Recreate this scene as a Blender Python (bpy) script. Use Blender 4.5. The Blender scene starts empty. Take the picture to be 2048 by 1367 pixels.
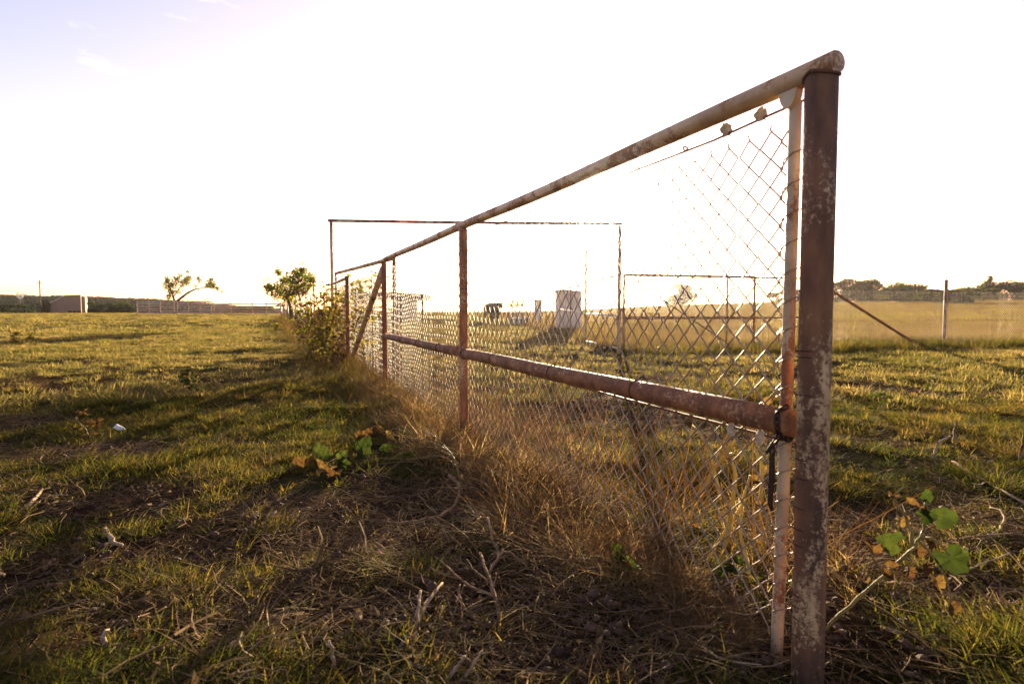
import bpy, math, random
import numpy as np
from mathutils import Vector, Matrix

random.seed(7)
RNG = np.random.default_rng(11)
scene = bpy.context.scene
COL = scene.collection

# ------------------------------------------------------------------ camera
F = 1138.0                       # focal length in pixels of the 2048 px wide photograph
HZ = 622.0                       # horizon row
CAM_H = 0.90
PITCH = math.atan((683.5 - HZ) / F)
cam_d = bpy.data.cameras.new("camera")
cam = bpy.data.objects.new("camera", cam_d)
COL.objects.link(cam)
cam.location = (0, 0, CAM_H)
cam.rotation_euler = (math.pi / 2 - PITCH, 0, 0)
cam_d.sensor_width = 36.0
cam_d.lens = 36.0 * F / 2048.0
cam_d.clip_start = 0.02
cam_d.clip_end = 6000
cam_d.dof.use_dof = True
cam_d.dof.focus_distance = 3.2
cam_d.dof.aperture_fstop = 4.0
scene.camera = cam


def ray(px, py):
    a = (px - 1024.0) / F
    b = -(py - 683.5) / F
    c, s = math.cos(PITCH), math.sin(PITCH)
    return Vector((a, c + b * s, -s + b * c))


def at(px, py, depth):
    r = ray(px, py)
    return Vector((0, 0, CAM_H)) + r * (depth / r.y)


# ------------------------------------------------------------------ sky, sun, exposure
SUN = ray(1222, 418).normalized()
SUN_EL = math.asin(SUN.z)
SUN_AZ = math.atan2(SUN.x, SUN.y)
world = bpy.data.worlds.new("World")
scene.world = world
world.use_nodes = True
wn = world.node_tree
wn.nodes.clear()
w_out = wn.nodes.new("ShaderNodeOutputWorld")
w_bg = wn.nodes.new("ShaderNodeBackground")
w_sky = wn.nodes.new("ShaderNodeTexSky")
w_sky.sky_type = 'NISHITA'
w_sky.sun_disc = False
w_sky.sun_elevation = SUN_EL
w_sky.sun_rotation = SUN_AZ
w_sky.altitude = 200
w_sky.air_density = 1.0
w_sky.dust_density = 1.0
w_sky.ozone_density = 1.5
w_bg.inputs['Strength'].default_value = 0.050
w_tint = wn.nodes.new("ShaderNodeMix")            # white balance of the whole sky, the same in every direction
w_tint.data_type = 'RGBA'
w_tint.blend_type = 'MULTIPLY'
w_tint.inputs[0].default_value = 1.0
w_tint.inputs[7].default_value = (1.48, 1.0, 1.05, 1)
wn.links.new(w_sky.outputs[0], w_tint.inputs[6])
# thin cirrus streaks over the whole sky
w_tc = wn.nodes.new("ShaderNodeTexCoord")
w_mp = wn.nodes.new("ShaderNodeMapping")
w_mp.inputs['Scale'].default_value = (2.2, 3.0, 9.0)
w_mp.inputs['Rotation'].default_value = (.25, .35, .6)
w_ns = wn.nodes.new("ShaderNodeTexNoise")
w_ns.inputs['Scale'].default_value = 2.6
w_ns.inputs['Detail'].default_value = 9
w_ns.inputs['Roughness'].default_value = .62
w_rp = wn.nodes.new("ShaderNodeValToRGB")
w_rp.color_ramp.elements[0].position = .60
w_rp.color_ramp.elements[1].position = .80
w_ad = wn.nodes.new("ShaderNodeMix")
w_ad.data_type = 'RGBA'
w_ad.blend_type = 'ADD'
w_ad.inputs[7].default_value = (1.3, 1.2, 1.15, 1)
wn.links.new(w_tc.outputs['Generated'], w_mp.inputs[0])
wn.links.new(w_mp.outputs[0], w_ns.inputs['Vector'])
wn.links.new(w_ns.outputs['Fac'], w_rp.inputs[0])
wn.links.new(w_rp.outputs[0], w_ad.inputs[0])
wn.links.new(w_tint.outputs[2], w_ad.inputs[6])
wn.links.new(w_ad.outputs[2], w_bg.inputs['Color'])
wn.links.new(w_bg.outputs[0], w_out.inputs['Surface'])

sun_d = bpy.data.lights.new("sun", 'SUN')
sun_d.energy = 5.0
sun_d.angle = math.radians(0.53)
sun_d.color = (1.0, 0.80, 0.52)
sun = bpy.data.objects.new("sun", sun_d)
COL.objects.link(sun)
sun.rotation_euler = SUN.to_track_quat('Z', 'Y').to_euler()
sun.location = (6, 20, 12)

HAZE_DENSITY = 0.00023
HAZE_G = 0.96

vs = scene.view_settings
vs.view_transform = 'Standard'
vs.look = 'None'
vs.exposure = 2.7
vs.gamma = 1.0
vs.use_curve_mapping = False
scene.render.engine = 'CYCLES'
cy = scene.cycles
cy.use_denoising = True
cy.max_bounces = 6
cy.diffuse_bounces = 3
cy.glossy_bounces = 2
cy.transmission_bounces = 4
cy.volume_bounces = 0
cy.transparent_max_bounces = 6
cy.use_adaptive_sampling = False
cy.caustics_reflective = False
cy.caustics_refractive = False


# ------------------------------------------------------------------ noise and terrain
def _hash(ix, iy, seed):
    h = (ix.astype(np.int64) * 374761393 + iy.astype(np.int64) * 668265263 + seed * 974634721) & 0xFFFFFFFF
    h = ((h ^ (h >> 13)) * 1274126177) & 0xFFFFFFFF
    h = h ^ (h >> 16)
    return (h & 0xFFFFFF) / float(0xFFFFFF)


def vnoise(x, y, seed=0):
    x = np.asarray(x, float); y = np.asarray(y, float)
    ix = np.floor(x); iy = np.floor(y)
    fx = x - ix; fy = y - iy
    fx = fx * fx * (3 - 2 * fx); fy = fy * fy * (3 - 2 * fy)
    a = _hash(ix, iy, seed); b = _hash(ix + 1, iy, seed)
    c = _hash(ix, iy + 1, seed); d = _hash(ix + 1, iy + 1, seed)
    return (a * (1 - fx) + b * fx) * (1 - fy) + (c * (1 - fx) + d * fx) * fy


def fbm(x, y, octaves=3, seed=0):
    s = 0; amp = 0.5; t = 0
    for o in range(octaves):
        s = s + amp * vnoise(x * 2 ** o + 17.3 * o, y * 2 ** o - 9.1 * o, seed + o)
        t += amp; amp *= 0.5
    return s / t


def sstep(a, b, x):
    t = np.clip((np.asarray(x, float) - a) / (b - a), 0, 1)
    return t * t * (3 - 2 * t)


# main fence line: starts at the near corner post and runs to the vanishing point at px 535
P1 = Vector(((1629 - 1024) / F * 1.35, 1.35, 0))
FD = Vector(((535 - 1024) / F, 1, 0)).normalized()
FN = Vector((FD.y, -FD.x, 0))            # away from the camera's side


def fence_uv(x, y):
    dx = np.asarray(x, float) - P1.x; dy = np.asarray(y, float) - P1.y
    return dx * FD.x + dy * FD.y, dx * FN.x + dy * FN.y


SOIL = [  # bare patches: px, py, radius x, radius y (metres)
    (420, 1105, .42, .20), (560, 1200, .40, .14), (250, 1000, .5, .2), (800, 1090, .45, .18), (150, 905, .7, .25), (600, 1020, .3, .12),
    (880, 1000, .5, .25), (820, 1250, .35, .12), (1080, 1200, .5, .22), (1800, 1200, .8, .3), (1950, 1080, .8, .3), (330, 1250, .5, .15),
    (1250, 1230, .5, .2), (120, 770, 1.3, .5), (1500, 870, .8, .35), (1300, 830, .9, .4),
]


def base_height(x, y):
    r = np.hypot(x, y)
    rr = np.where(y > 0.2, np.maximum(y, 0.2), 0.2)
    zl = .38 * sstep(14, 85, r)
    zr = 2.45 * sstep(10, 135, r) ** 1.1
    w = sstep(-.05, .45, np.asarray(x, float) / rr) * (np.asarray(y, float) > 0.2)
    return zl * (1 - w) + zr * w


def height(x, y):
    x = np.asarray(x, float); y = np.asarray(y, float)
    r = np.hypot(x, y)
    z = base_height(x, y)
    near = 1 - sstep(25, 90, r)
    z = z + .110 * (fbm(x / 1.3, y / 1.3, 2, 3) - .5) * (.4 + .6 * near)
    z = z + near * .085 * (fbm(x / .42, y / .42, 2, 8) - .5)
    z = z + (1 - sstep(8, 16, r)) * .036 * (fbm(x / .13, y / .13, 2, 21) - .5)
    z = z + .35 * (fbm(x / 30, y / 30, 2, 31) - .5) * sstep(25, 70, r)
    u, n = fence_uv(x, y)
    z = z + .07 * np.exp(-((n + .05) / .32) ** 2) * sstep(.6, 2.2, u) * (1 - sstep(40, 60, u))
    z = z - .075 * np.exp(-(((x - P1.x) / .35) ** 2 + ((y - P1.y) / .30) ** 2))
    return z


def h1(x, y):
    return float(height(np.array([x]), np.array([y]))[0])


def gp(px, py, lift=0.0):
    """point where the ray through a pixel meets the ground (plus lift)"""
    r = ray(px, py)
    t = CAM_H / max(1e-4, -r.z) if r.z < -1e-4 else 120.0
    for _ in range(12):
        p = Vector((0, 0, CAM_H)) + r * t
        g = h1(p.x, p.y) + lift
        t = t + (p.z - g) / max(.05, -r.z) * .7
        t = max(.3, min(t, 200))
    return Vector((0, 0, CAM_H)) + r * t


_soil_w = [(gp(a, b), c, d) for a, b, c, d in SOIL]


def soil_mask(x, y):
    x = np.asarray(x, float); y = np.asarray(y, float)
    m = np.zeros_like(x)
    wob = (fbm(x / .25, y / .25, 3, 55) - .5) * 1.6
    for p, rx, ry in _soil_w:
        dd = np.sqrt(((x - p.x) / (rx * 1.15)) ** 2 + ((y - p.y) / (ry * 1.6)) ** 2)
        m = np.maximum(m, 1 - sstep(.55, 1.15, dd + wob))
    n = fbm(x / .9, y / .9, 3, 71)
    m = np.maximum(m, sstep(.60, .72, n))
    return m


GATE_R = Vector((2.16, 11.4, 0))         # right-hand post of the tall gate frame
GATE_L = Vector((-3.47, 11.0, 0))


def dry_field(x, y):
    """1 in the dry field beyond the boundary fence on the right"""
    x = np.asarray(x, float); y = np.asarray(y, float)
    line = GATE_R.y + (x - GATE_R.x) * (13.6 - GATE_R.y) / (10.3 - GATE_R.x)
    a = sstep(.05, .45, y - line + .25 * (fbm(x / .8, y / .8, 2, 91) - .5))
    b = sstep(-.1, .3, x - (GATE_R.x - .074 * (y - GATE_R.y)))
    return a * b


# ------------------------------------------------------------------ materials
def new_mat(name):
    m = bpy.data.materials.new(name)
    m.use_nodes = True
    nt = m.node_tree
    nt.nodes.clear()
    out = nt.nodes.new("ShaderNodeOutputMaterial")
    return m, nt, out


def nd(nt, typ, **kw):
    n = nt.nodes.new(typ)
    for k, v in kw.items():
        if k.startswith('_'):
            setattr(n, k[1:], v)
        else:
            n.inputs[k.replace('__', ' ')].default_value = v
    return n


def ramp(nt, stops, src):
    n = nt.nodes.new("ShaderNodeValToRGB")
    cr = n.color_ramp
    while len(cr.elements) < len(stops):
        cr.elements.new(0.5)
    for e, (p, c) in zip(cr.elements, stops):
        e.position = p
        e.color = (c[0], c[1], c[2], 1)
    nt.links.new(src, n.inputs[0])
    return n.outputs[0]


def math_n(nt, op, a, b=None, c=None, clamp=False):
    n = nt.nodes.new("ShaderNodeMath")
    n.operation = op
    n.use_clamp = clamp
    for i, v in enumerate((a, b, c)):
        if v is None:
            continue
        if isinstance(v, (int, float)):
            n.inputs[i].default_value = v
        else:
            nt.links.new(v, n.inputs[i])
    return n.outputs[0]


def coords(nt, kind='Object', scale=(1, 1, 1)):
    if kind == 'World':
        t = nt.nodes.new("ShaderNodeNewGeometry").outputs['Position']
    else:
        t = nt.nodes.new("ShaderNodeTexCoord").outputs[kind]
    if scale != (1, 1, 1):
        mp = nt.nodes.new("ShaderNodeMapping")
        mp.inputs['Scale'].default_value = scale
        nt.links.new(t, mp.inputs[0])
        t = mp.outputs[0]
    return t


def noise(nt, vec, scale, detail=4, rough=.6):
    n = nd(nt, "ShaderNodeTexNoise", Scale=scale, Detail=detail, Roughness=rough)
    nt.links.new(vec, n.inputs['Vector'])
    return n.outputs['Fac']


def mixc(nt, fac, a, b):
    n = nt.nodes.new("ShaderNodeMix")
    n.data_type = 'RGBA'
    for sock, v in ((n.inputs[0], fac), (n.inputs[6], a), (n.inputs[7], b)):
        if isinstance(v, (int, float)):
            sock.default_value = v
        elif isinstance(v, tuple):
            sock.default_value = (v[0], v[1], v[2], 1)
        else:
            nt.links.new(v, sock)
    return n.outputs[2]


def bump(nt, h, strength, dist):
    b = nd(nt, "ShaderNodeBump", Strength=strength, Distance=dist)
    nt.links.new(h, b.inputs['Height'])
    return b.outputs[0]


def simple(name, col, rough=.7, metal=0.0, var=.35, scale=8.0, bstr=.3, bdist=.01, spec=.3):
    m, nt, out = new_mat(name)
    p = nt.nodes.new("ShaderNodeBsdfPrincipled")
    v = coords(nt, 'Object')
    f = noise(nt, v, scale, 5, .65)
    dark = tuple(c * (1 - var) for c in col); lite = tuple(min(1, c * (1 + var)) for c in col)
    nt.links.new(ramp(nt, [(.3, dark), (.7, lite)], f), p.inputs['Base Color'])
    p.inputs['Roughness'].default_value = rough
    p.inputs['Metallic'].default_value = metal
    p.inputs['Specular IOR Level'].default_value = spec
    f2 = noise(nt, v, scale * 4, 4, .6)
    nt.links.new(bump(nt, f2, bstr, bdist), p.inputs['Normal'])
    nt.links.new(p.outputs[0], out.inputs[0])
    return m


def rusty(name, amount, paint=(.62, .48, .30), rust=(.15, .052, .024), dark=(.045, .018, .014), stretch=(1, 1, .35), scale=9.0, grain=.42):
    """flaking cream paint over rusted steel pipe"""
    m, nt, out = new_mat(name)
    p = nt.nodes.new("ShaderNodeBsdfPrincipled")
    vw = coords(nt, 'World', stretch)
    big = noise(nt, vw, scale, 6, .62)
    fine = noise(nt, coords(nt, 'World'), scale * 11, 4, .7)
    speck = noise(nt, coords(nt, 'World'), scale * 26, 3, .7)
    f = math_n(nt, 'MULTIPLY_ADD', fine, grain, math_n(nt, 'MULTIPLY_ADD', big, 1.42 - grain, -.21))
    f = math_n(nt, 'MULTIPLY_ADD', speck, .18, math_n(nt, 'ADD', f, -.09))
    edge = .78 - amount * .56
    fac = nt.nodes.new("ShaderNodeMapRange")
    fac.inputs['From Min'].default_value = edge - .035
    fac.inputs['From Max'].default_value = edge + .045
    nt.links.new(f, fac.inputs['Value'])
    tone = noise(nt, vw, scale * 1.9, 5, .6)
    rcol = ramp(nt, [(.30, dark), (.52, rust), (.75, (rust[0] * 1.9, rust[1] * 2.0, rust[2] * 1.8))], tone)
    pt = noise(nt, coords(nt, 'World'), scale * .8, 5, .7)
    pcol = ramp(nt, [(.3, (paint[0] * .62, paint[1] * .56, paint[2] * .5)), (.6, paint), (.8, (paint[0] * 1.12, paint[1] * 1.12, paint[2] * 1.15))], pt)
    nt.links.new(mixc(nt, fac.outputs[0], pcol, rcol), p.inputs['Base Color'])
    rr = nt.nodes.new("ShaderNodeMapRange")
    rr.inputs['To Min'].default_value = .42
    rr.inputs['To Max'].default_value = .78
    nt.links.new(fac.outputs[0], rr.inputs['Value'])
    nt.links.new(rr.outputs[0], p.inputs['Roughness'])
    p.inputs['Specular IOR Level'].default_value = .4
    hh = math_n(nt, 'MULTIPLY_ADD', fac.outputs[0], -.6, math_n(nt, 'MULTIPLY', fine, .6))
    nt.links.new(bump(nt, hh, .55, .0022), p.inputs['Normal'])
    nt.links.new(p.outputs[0], out.inputs[0])
    return m


def blade_mat(name, stops, trans=.5, rough=.75, patch=1.1, tmul=1.35, spec=.05, mottle=0.0):
    """grass, straw and leaves: colour by blade ('v'), by clump and by patch of ground; light passes through"""
    m, nt, out = new_mat(name)
    at_ = nt.nodes.new("ShaderNodeAttribute"); at_.attribute_name = 'v'
    oi = nt.nodes.new("ShaderNodeObjectInfo")
    pn = noise(nt, coords(nt, 'World'), patch, 3, .6)
    f = math_n(nt, 'MULTIPLY', at_.outputs['Fac'], .42)
    f = math_n(nt, 'MULTIPLY_ADD', oi.outputs['Random'], .26, f)
    f = math_n(nt, 'MULTIPLY_ADD', pn, .9, math_n(nt, 'ADD', f, -.29), clamp=True)
    c = ramp(nt, stops, f)
    if mottle:
        mt = noise(nt, coords(nt, 'World'), mottle, 4, .7)
        c = mixc(nt, ramp(nt, [(.42, (0, 0, 0)), (.66, (1, 1, 1))], mt), c, (stops[0][1][0] * .9, stops[0][1][1] * .75, stops[0][1][2] * .9))
    p = nt.nodes.new("ShaderNodeBsdfPrincipled")
    p.inputs['Roughness'].default_value = rough
    p.inputs['Specular IOR Level'].default_value = spec
    nt.links.new(c, p.inputs['Base Color'])
    t = nt.nodes.new("ShaderNodeBsdfTranslucent")
    hs = nd(nt, "ShaderNodeHueSaturation", Value=tmul, Saturation=1.12)
    nt.links.new(c, hs.inputs['Color'])
    nt.links.new(hs.outputs[0], t.inputs['Color'])
    mx = nt.nodes.new("ShaderNodeMixShader")
    mx.inputs[0].default_value = trans
    nt.links.new(p.outputs[0], mx.inputs[1])
    nt.links.new(t.outputs[0], mx.inputs[2])
    nt.links.new(mx.outputs[0], out.inputs[0])
    return m


M = {}
M['green'] = blade_mat('short_grass', [(0.15, (0.024, 0.031, 0.008)), (0.40, (0.058, 0.062, 0.013)), (0.60, (0.122, 0.095, 0.023)), (0.85, (0.235, 0.150, 0.054))], .55)
M['pasture'] = blade_mat('pasture_grass', [(0.15, (0.058, 0.061, 0.017)), (0.40, (0.122, 0.106, 0.031)), (0.65, (0.222, 0.167, 0.062)), (0.90, (0.315, 0.221, 0.098))], .5, patch=.35)
M['dead'] = blade_mat('dead_grass', [(0.15, (0.095, 0.059, 0.028)), (0.45, (0.215, 0.137, 0.061)), (0.70, (0.342, 0.233, 0.102)), (0.90, (0.495, 0.383, 0.184))], .5, rough=.8, patch=1.6, spec=.08)
M['dry'] = blade_mat('tall_dry_grass', [(0.15, (0.058, 0.045, 0.016)), (0.45, (0.111, 0.076, 0.026)), (0.70, (0.158, 0.108, 0.039)), (0.90, (0.195, 0.148, 0.063))], .45, patch=.28, tmul=1.15)
M['straw'] = blade_mat('straw', [(0.15, (0.050, 0.029, 0.013)), (0.45, (0.118, 0.072, 0.033)), (0.70, (0.202, 0.130, 0.063)), (0.92, (0.354, 0.261, 0.144))], .15, rough=.9, patch=2.5, tmul=1.1, spec=.05)
M['weed'] = blade_mat('weed_leaf', [(0.12, (0.032, 0.045, 0.009)), (0.34, (0.076, 0.079, 0.014)), (0.55, (0.158, 0.130, 0.029)), (0.85, (0.245, 0.173, 0.054))], .5, patch=3.0, tmul=1.3)
M['squash'] = blade_mat('vine_leaf', [(0.20, (0.024, 0.038, 0.009)), (0.60, (0.043, 0.056, 0.013)), (0.90, (0.086, 0.083, 0.020))], .4, patch=3.0, tmul=1.0, mottle=30)
M['wilted'] = blade_mat('wilted_leaf', [(0.20, (0.064, 0.038, 0.015)), (0.60, (0.143, 0.094, 0.034)), (0.90, (0.225, 0.161, 0.056))], .4, patch=3.0, tmul=1.1, mottle=38)
M['tree_leaf'] = blade_mat('tree_leaf', [(0.20, (0.030, 0.049, 0.009)), (0.50, (0.069, 0.089, 0.015)), (0.80, (0.196, 0.173, 0.026))], .5, patch=1.0, tmul=1.7)
M['tree_light'] = blade_mat('mesquite_leaf', [(0.20, (0.060, 0.068, 0.016)), (0.55, (0.096, 0.096, 0.024)), (0.85, (0.160, 0.136, 0.040))], .5, patch=.6)
M['bush_dark'] = blade_mat('bush_leaf', [(0.20, (0.010, 0.018, 0.005)), (0.55, (0.021, 0.034, 0.008)), (0.85, (0.048, 0.060, 0.013))], .4, patch=.3)
M['bush_light'] = blade_mat('scrub_leaf', [(0.20, (0.036, 0.038, 0.011)), (0.55, (0.065, 0.065, 0.018)), (0.85, (0.113, 0.098, 0.030))], .45, patch=.3)
M['bark'] = simple('bark', (.075, .052, .036), .9, scale=14, bstr=.8)
M['twig'] = simple('twig_wood', (.20, .125, .07), 1.0, scale=30, var=.5, bstr=.6, bdist=.004, spec=.04)
M['pale_twig'] = simple('bleached_twig', (.30, .215, .135), 1.0, scale=30, var=.45, bstr=.6, bdist=.004, spec=.04)
M['yellow_stem'] = simple('yellow_stem', (.42, .29, .065), .6, scale=20, var=.4)
M['green_stem'] = simple('green_stem', (.17, .125, .035), .6, scale=20, var=.35)
M['post_near'] = rusty('rusted_corner_post', .64, paint=(.46, .32, .17), rust=(.125, .057, .026), dark=(.042, .021, .012), scale=7.5, grain=.46)
M['rail_top'] = rusty('rusted_top_rail', .44, paint=(.54, .38, .215), rust=(.27, .13, .052), dark=(.11, .05, .028), stretch=(1, 1, 1), scale=6)
M['rail_mid'] = rusty('rusted_middle_rail', .70, paint=(.46, .29, .155), rust=(.195, .078, .030), dark=(.080, .032, .016), stretch=(1, 1, 1), scale=9, grain=.85)
M['post_mid'] = rusty('speckled_post', .66, paint=(.62, .40, .24), rust=(.26, .095, .036), dark=(.12, .042, .02), scale=11, grain=.75)
M['post_red'] = rusty('red_rust_post', .93, paint=(.5, .32, .2), rust=(.20, .068, .030), dark=(.10, .034, .019), scale=8)
M['pipe_tan'] = rusty('tan_pipe', .42, paint=(.50, .36, .20), rust=(.20, .085, .035), scale=6)
M['pipe_far'] = rusty('weathered_pipe', .60, paint=(.52, .40, .27), rust=(.19, .085, .045), scale=5)
M['strip'] = rusty('cream_bar', .40, paint=(.50, .40, .25), rust=(.24, .09, .035), scale=10)
M['iron'] = simple('dark_iron', (.045, .028, .022), .65, .6, scale=40, bstr=.5, bdist=.003)
M['wire'] = simple('zinc_wire', (.25, .185, .13), .55, .25, scale=25, var=.4, bstr=.1, bdist=.001, spec=.5)
M['rust_wire'] = simple('rust_wire', (.20, .105, .06), .7, .3, scale=25, var=.4, bstr=.1, bdist=.001)
M['rope'] = simple('frayed_rope', (.52, .45, .34), .95, scale=90, var=.3, bstr=.8, bdist=.006)
M['plank'] = simple('haze_lightened_plank', (.46, .32, .20), .85, scale=3, var=.45, bstr=.4)  # plank colour lightened to carry the hazy backlight
M['barn'] = simple('barn_wall', (.25, .165, .11), .8, scale=1.0, var=.07, bstr=.1)
M['barn_lit'] = simple('barn_side_painted_sun', (.34, .25, .15), .8, scale=1.0, var=.1, bstr=.1)  # paler copy of the barn wall, sunlight painted into the colour
M['dark'] = simple('opening_shade_paint', (.02, .018, .016), .9, scale=2, var=.3)  # near-black colour painted for the shade inside the barn openings
M['tin'] = simple('weathered_tin', (.46, .40, .33), .55, .3, scale=2.5, var=.3, bstr=.2)
M['hide'] = simple('black_hide', (.022, .018, .016), .75, scale=6, var=.4, bstr=.3)
M['paper'] = simple('white_paper', (.75, .73, .68), .8, scale=20, var=.06)
M['pale_metal'] = simple('pale_metal', (.62, .57, .48), .5, .2, scale=4, var=.2)
M['bone'] = simple('bleached_chip', (.62, .52, .38), .8, scale=30, var=.3)


def ground_mat():
    m, nt, out = new_mat('pasture_soil')
    p = nt.nodes.new("ShaderNodeBsdfPrincipled")
    w = coords(nt, 'World')
    soil = nt.nodes.new("ShaderNodeAttribute"); soil.attribute_name = 'soil'
    dry = nt.nodes.new("ShaderNodeAttribute"); dry.attribute_name = 'dry'
    far = nt.nodes.new("ShaderNodeAttribute"); far.attribute_name = 'far'
    n1 = noise(nt, w, 5.5, 6, .65); n2 = noise(nt, w, 40, 5, .7); n3 = noise(nt, w, .55, 4, .6)
    scol = ramp(nt, [(.28, (0.0171, 0.0098, 0.0059)), (.5, (0.0416, 0.0225, 0.0118)), (.72, (0.0784, 0.0451, 0.0245))], math_n(nt, 'MULTIPLY_ADD', n2, .5, math_n(nt, 'MULTIPLY', n1, .5)))
    tcol = ramp(nt, [(.3, (0.0196, 0.0210, 0.0070)), (.5, (0.0420, 0.0364, 0.0126)), (.72, (0.0840, 0.0616, 0.0252))], math_n(nt, 'MULTIPLY_ADD', n2, .6, math_n(nt, 'MULTIPLY', n1, .4)))
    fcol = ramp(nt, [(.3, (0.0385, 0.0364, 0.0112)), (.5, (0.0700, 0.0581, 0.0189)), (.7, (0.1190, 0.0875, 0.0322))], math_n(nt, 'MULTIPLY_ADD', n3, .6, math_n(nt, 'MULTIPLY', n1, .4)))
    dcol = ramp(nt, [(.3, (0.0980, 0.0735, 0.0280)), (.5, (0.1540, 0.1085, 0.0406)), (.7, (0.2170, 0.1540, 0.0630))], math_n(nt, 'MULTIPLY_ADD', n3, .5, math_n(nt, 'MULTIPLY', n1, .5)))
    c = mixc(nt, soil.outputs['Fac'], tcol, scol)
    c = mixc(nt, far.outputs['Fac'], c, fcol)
    c = mixc(nt, dry.outputs['Fac'], c, dcol)
    nt.links.new(c, p.inputs['Base Color'])
    p.inputs['Roughness'].default_value = .95
    p.inputs['Specular IOR Level'].default_value = 0.0
    hb = math_n(nt, 'MULTIPLY_ADD', n1, .6, math_n(nt, 'MULTIPLY', n2, .4))
    nt.links.new(bump(nt, hb, .9, .03), p.inputs['Normal'])
    nt.links.new(p.outputs[0], out.inputs[0])
    return m


M['ground'] = ground_mat()


# ------------------------------------------------------------------ mesh building
class MB:
    def __init__(self):
        self.v = []; self.f = []; self.col = []; self.n = 0

    def add(self, verts, faces, val=None):
        verts = np.asarray(verts, float).reshape(-1, 3)
        self.v.append(verts)
        o = self.n
        self.f.extend([tuple(i + o for i in f) for f in faces])
        self.n += len(verts)
        if val is not None:
            self.col.append(np.full(len(verts), val) if np.isscalar(val) else np.asarray(val))
        else:
            self.col.append(np.full(len(verts), random.random()))

    def tube(self, pts, r, sides=8, cap=True, val=None):
        pts = [Vector(p) for p in pts]
        k = len(pts)
        rs = [r] * k if np.isscalar(r) else list(r)
        tang = []
        for i in range(k):
            t = pts[min(i + 1, k - 1)] - pts[max(i - 1, 0)]
            tang.append(t.normalized() if t.length > 1e-9 else Vector((0, 0, 1)))
        ref = Vector((0, 0, 1)) if abs(tang[0].z) < .9 else Vector((1, 0, 0))
        a = tang[0].cross(ref).normalized()
        V = []
        for i in range(k):
            t = tang[i]
            a = (a - t * a.dot(t))
            a = a.normalized() if a.length > 1e-6 else t.orthogonal().normalized()
            b = t.cross(a)
            for s in range(sides):
                an = 2 * math.pi * s / sides
                V.append(pts[i] + (a * math.cos(an) + b * math.sin(an)) * rs[i])
        Fc = []
        for i in range(k - 1):
            for s in range(sides):
                s2 = (s + 1) % sides
                Fc.append((i * sides + s, i * sides + s2, (i + 1) * sides + s2, (i + 1) * sides + s))
        if cap:
            Fc.append(tuple(range(sides))[::-1])
            Fc.append(tuple((k - 1) * sides + s for s in range(sides)))
        self.add([tuple(v) for v in V], Fc, val)

    def box(self, c, s, rot=None, val=None):
        c = Vector(c)
        R = rot or Matrix.Identity(3)
        V = []
        for dx in (-.5, .5):
            for dy in (-.5, .5):
                for dz in (-.5, .5):
                    V.append(tuple(c + R @ Vector((dx * s[0], dy * s[1], dz * s[2]))))
        self.add(V, [(0, 1, 3, 2), (4, 6, 7, 5), (0, 4, 5, 1), (2, 3, 7, 6), (0, 2, 6, 4), (1, 5, 7, 3)], val)

    def prism(self, outline, offset, val=None):
        """outline: 3-D polygon, extruded by a vector"""
        o = [Vector(p) for p in outline]; off = Vector(offset); k = len(o)
        V = [tuple(p) for p in o] + [tuple(p + off) for p in o]
        Fc = [tuple(range(k))[::-1], tuple(range(k, 2 * k))]
        for i in range(k):
            j = (i + 1) % k
            Fc.append((i, j, k + j, k + i))
        self.add(V, Fc, val)

    def ball(self, c, r, seed=0, seg=8, rings=6, rough=.15):
        rnd = random.Random(seed)
        V = []; Fc = []
        c = Vector(c)
        for i in range(rings + 1):
            th = math.pi * i / rings
            for j in range(seg):
                ph = 2 * math.pi * j / seg
                q = 1 + rnd.uniform(-rough, rough)
                d = Vector((math.sin(th) * math.cos(ph) * r[0], math.sin(th) * math.sin(ph) * r[1], math.cos(th) * r[2])) * q
                V.append(tuple(c + d))
        for i in range(rings):
            for j in range(seg):
                j2 = (j + 1) % seg
                Fc.append((i * seg + j, (i + 1) * seg + j, (i + 1) * seg + j2, i * seg + j2))
        self.add(V, Fc)

    def mesh(self, name, mat, smooth=False):
        me = bpy.data.meshes.new(name)
        V = np.concatenate(self.v) if self.v else np.zeros((0, 3))
        me.from_pydata([tuple(p) for p in V.tolist()], [], self.f)
        me.materials.append(mat)
        a = me.attributes.new('v', 'FLOAT', 'POINT')
        a.data.foreach_set('value', np.concatenate(self.col).astype(np.float32))
        if smooth:
            me.polygons.foreach_set('use_smooth', [True] * len(me.polygons))
        me.update()
        return me

    def build(self, name, mat, parent=None, smooth=False, origin=None):
        return link(name, self.mesh(name, mat, smooth), parent)


def link(name, me, parent=None):
    o = bpy.data.objects.new(name, me)
    COL.objects.link(o)
    if parent is not None:
        o.parent = parent
        p = parent
        M0 = Vector((0, 0, 0))
        while p is not None:
            M0 += p.location
            p = p.parent
        o.location = -M0          # meshes are written in world coordinates; parents only translate
    return o


def tag(o, label, cat, group=None, kind=None):
    if label:
        o['label'] = label
    if cat:
        o['category'] = cat
    if group:
        o['group'] = group
    if kind:
        o['kind'] = kind
    return o


def thing(name, loc, label, cat, group=None):
    o = bpy.data.objects.new(name, None)
    COL.objects.link(o)
    o.location = loc
    o.empty_display_size = .1
    return tag(o, label, cat, group)


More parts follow.
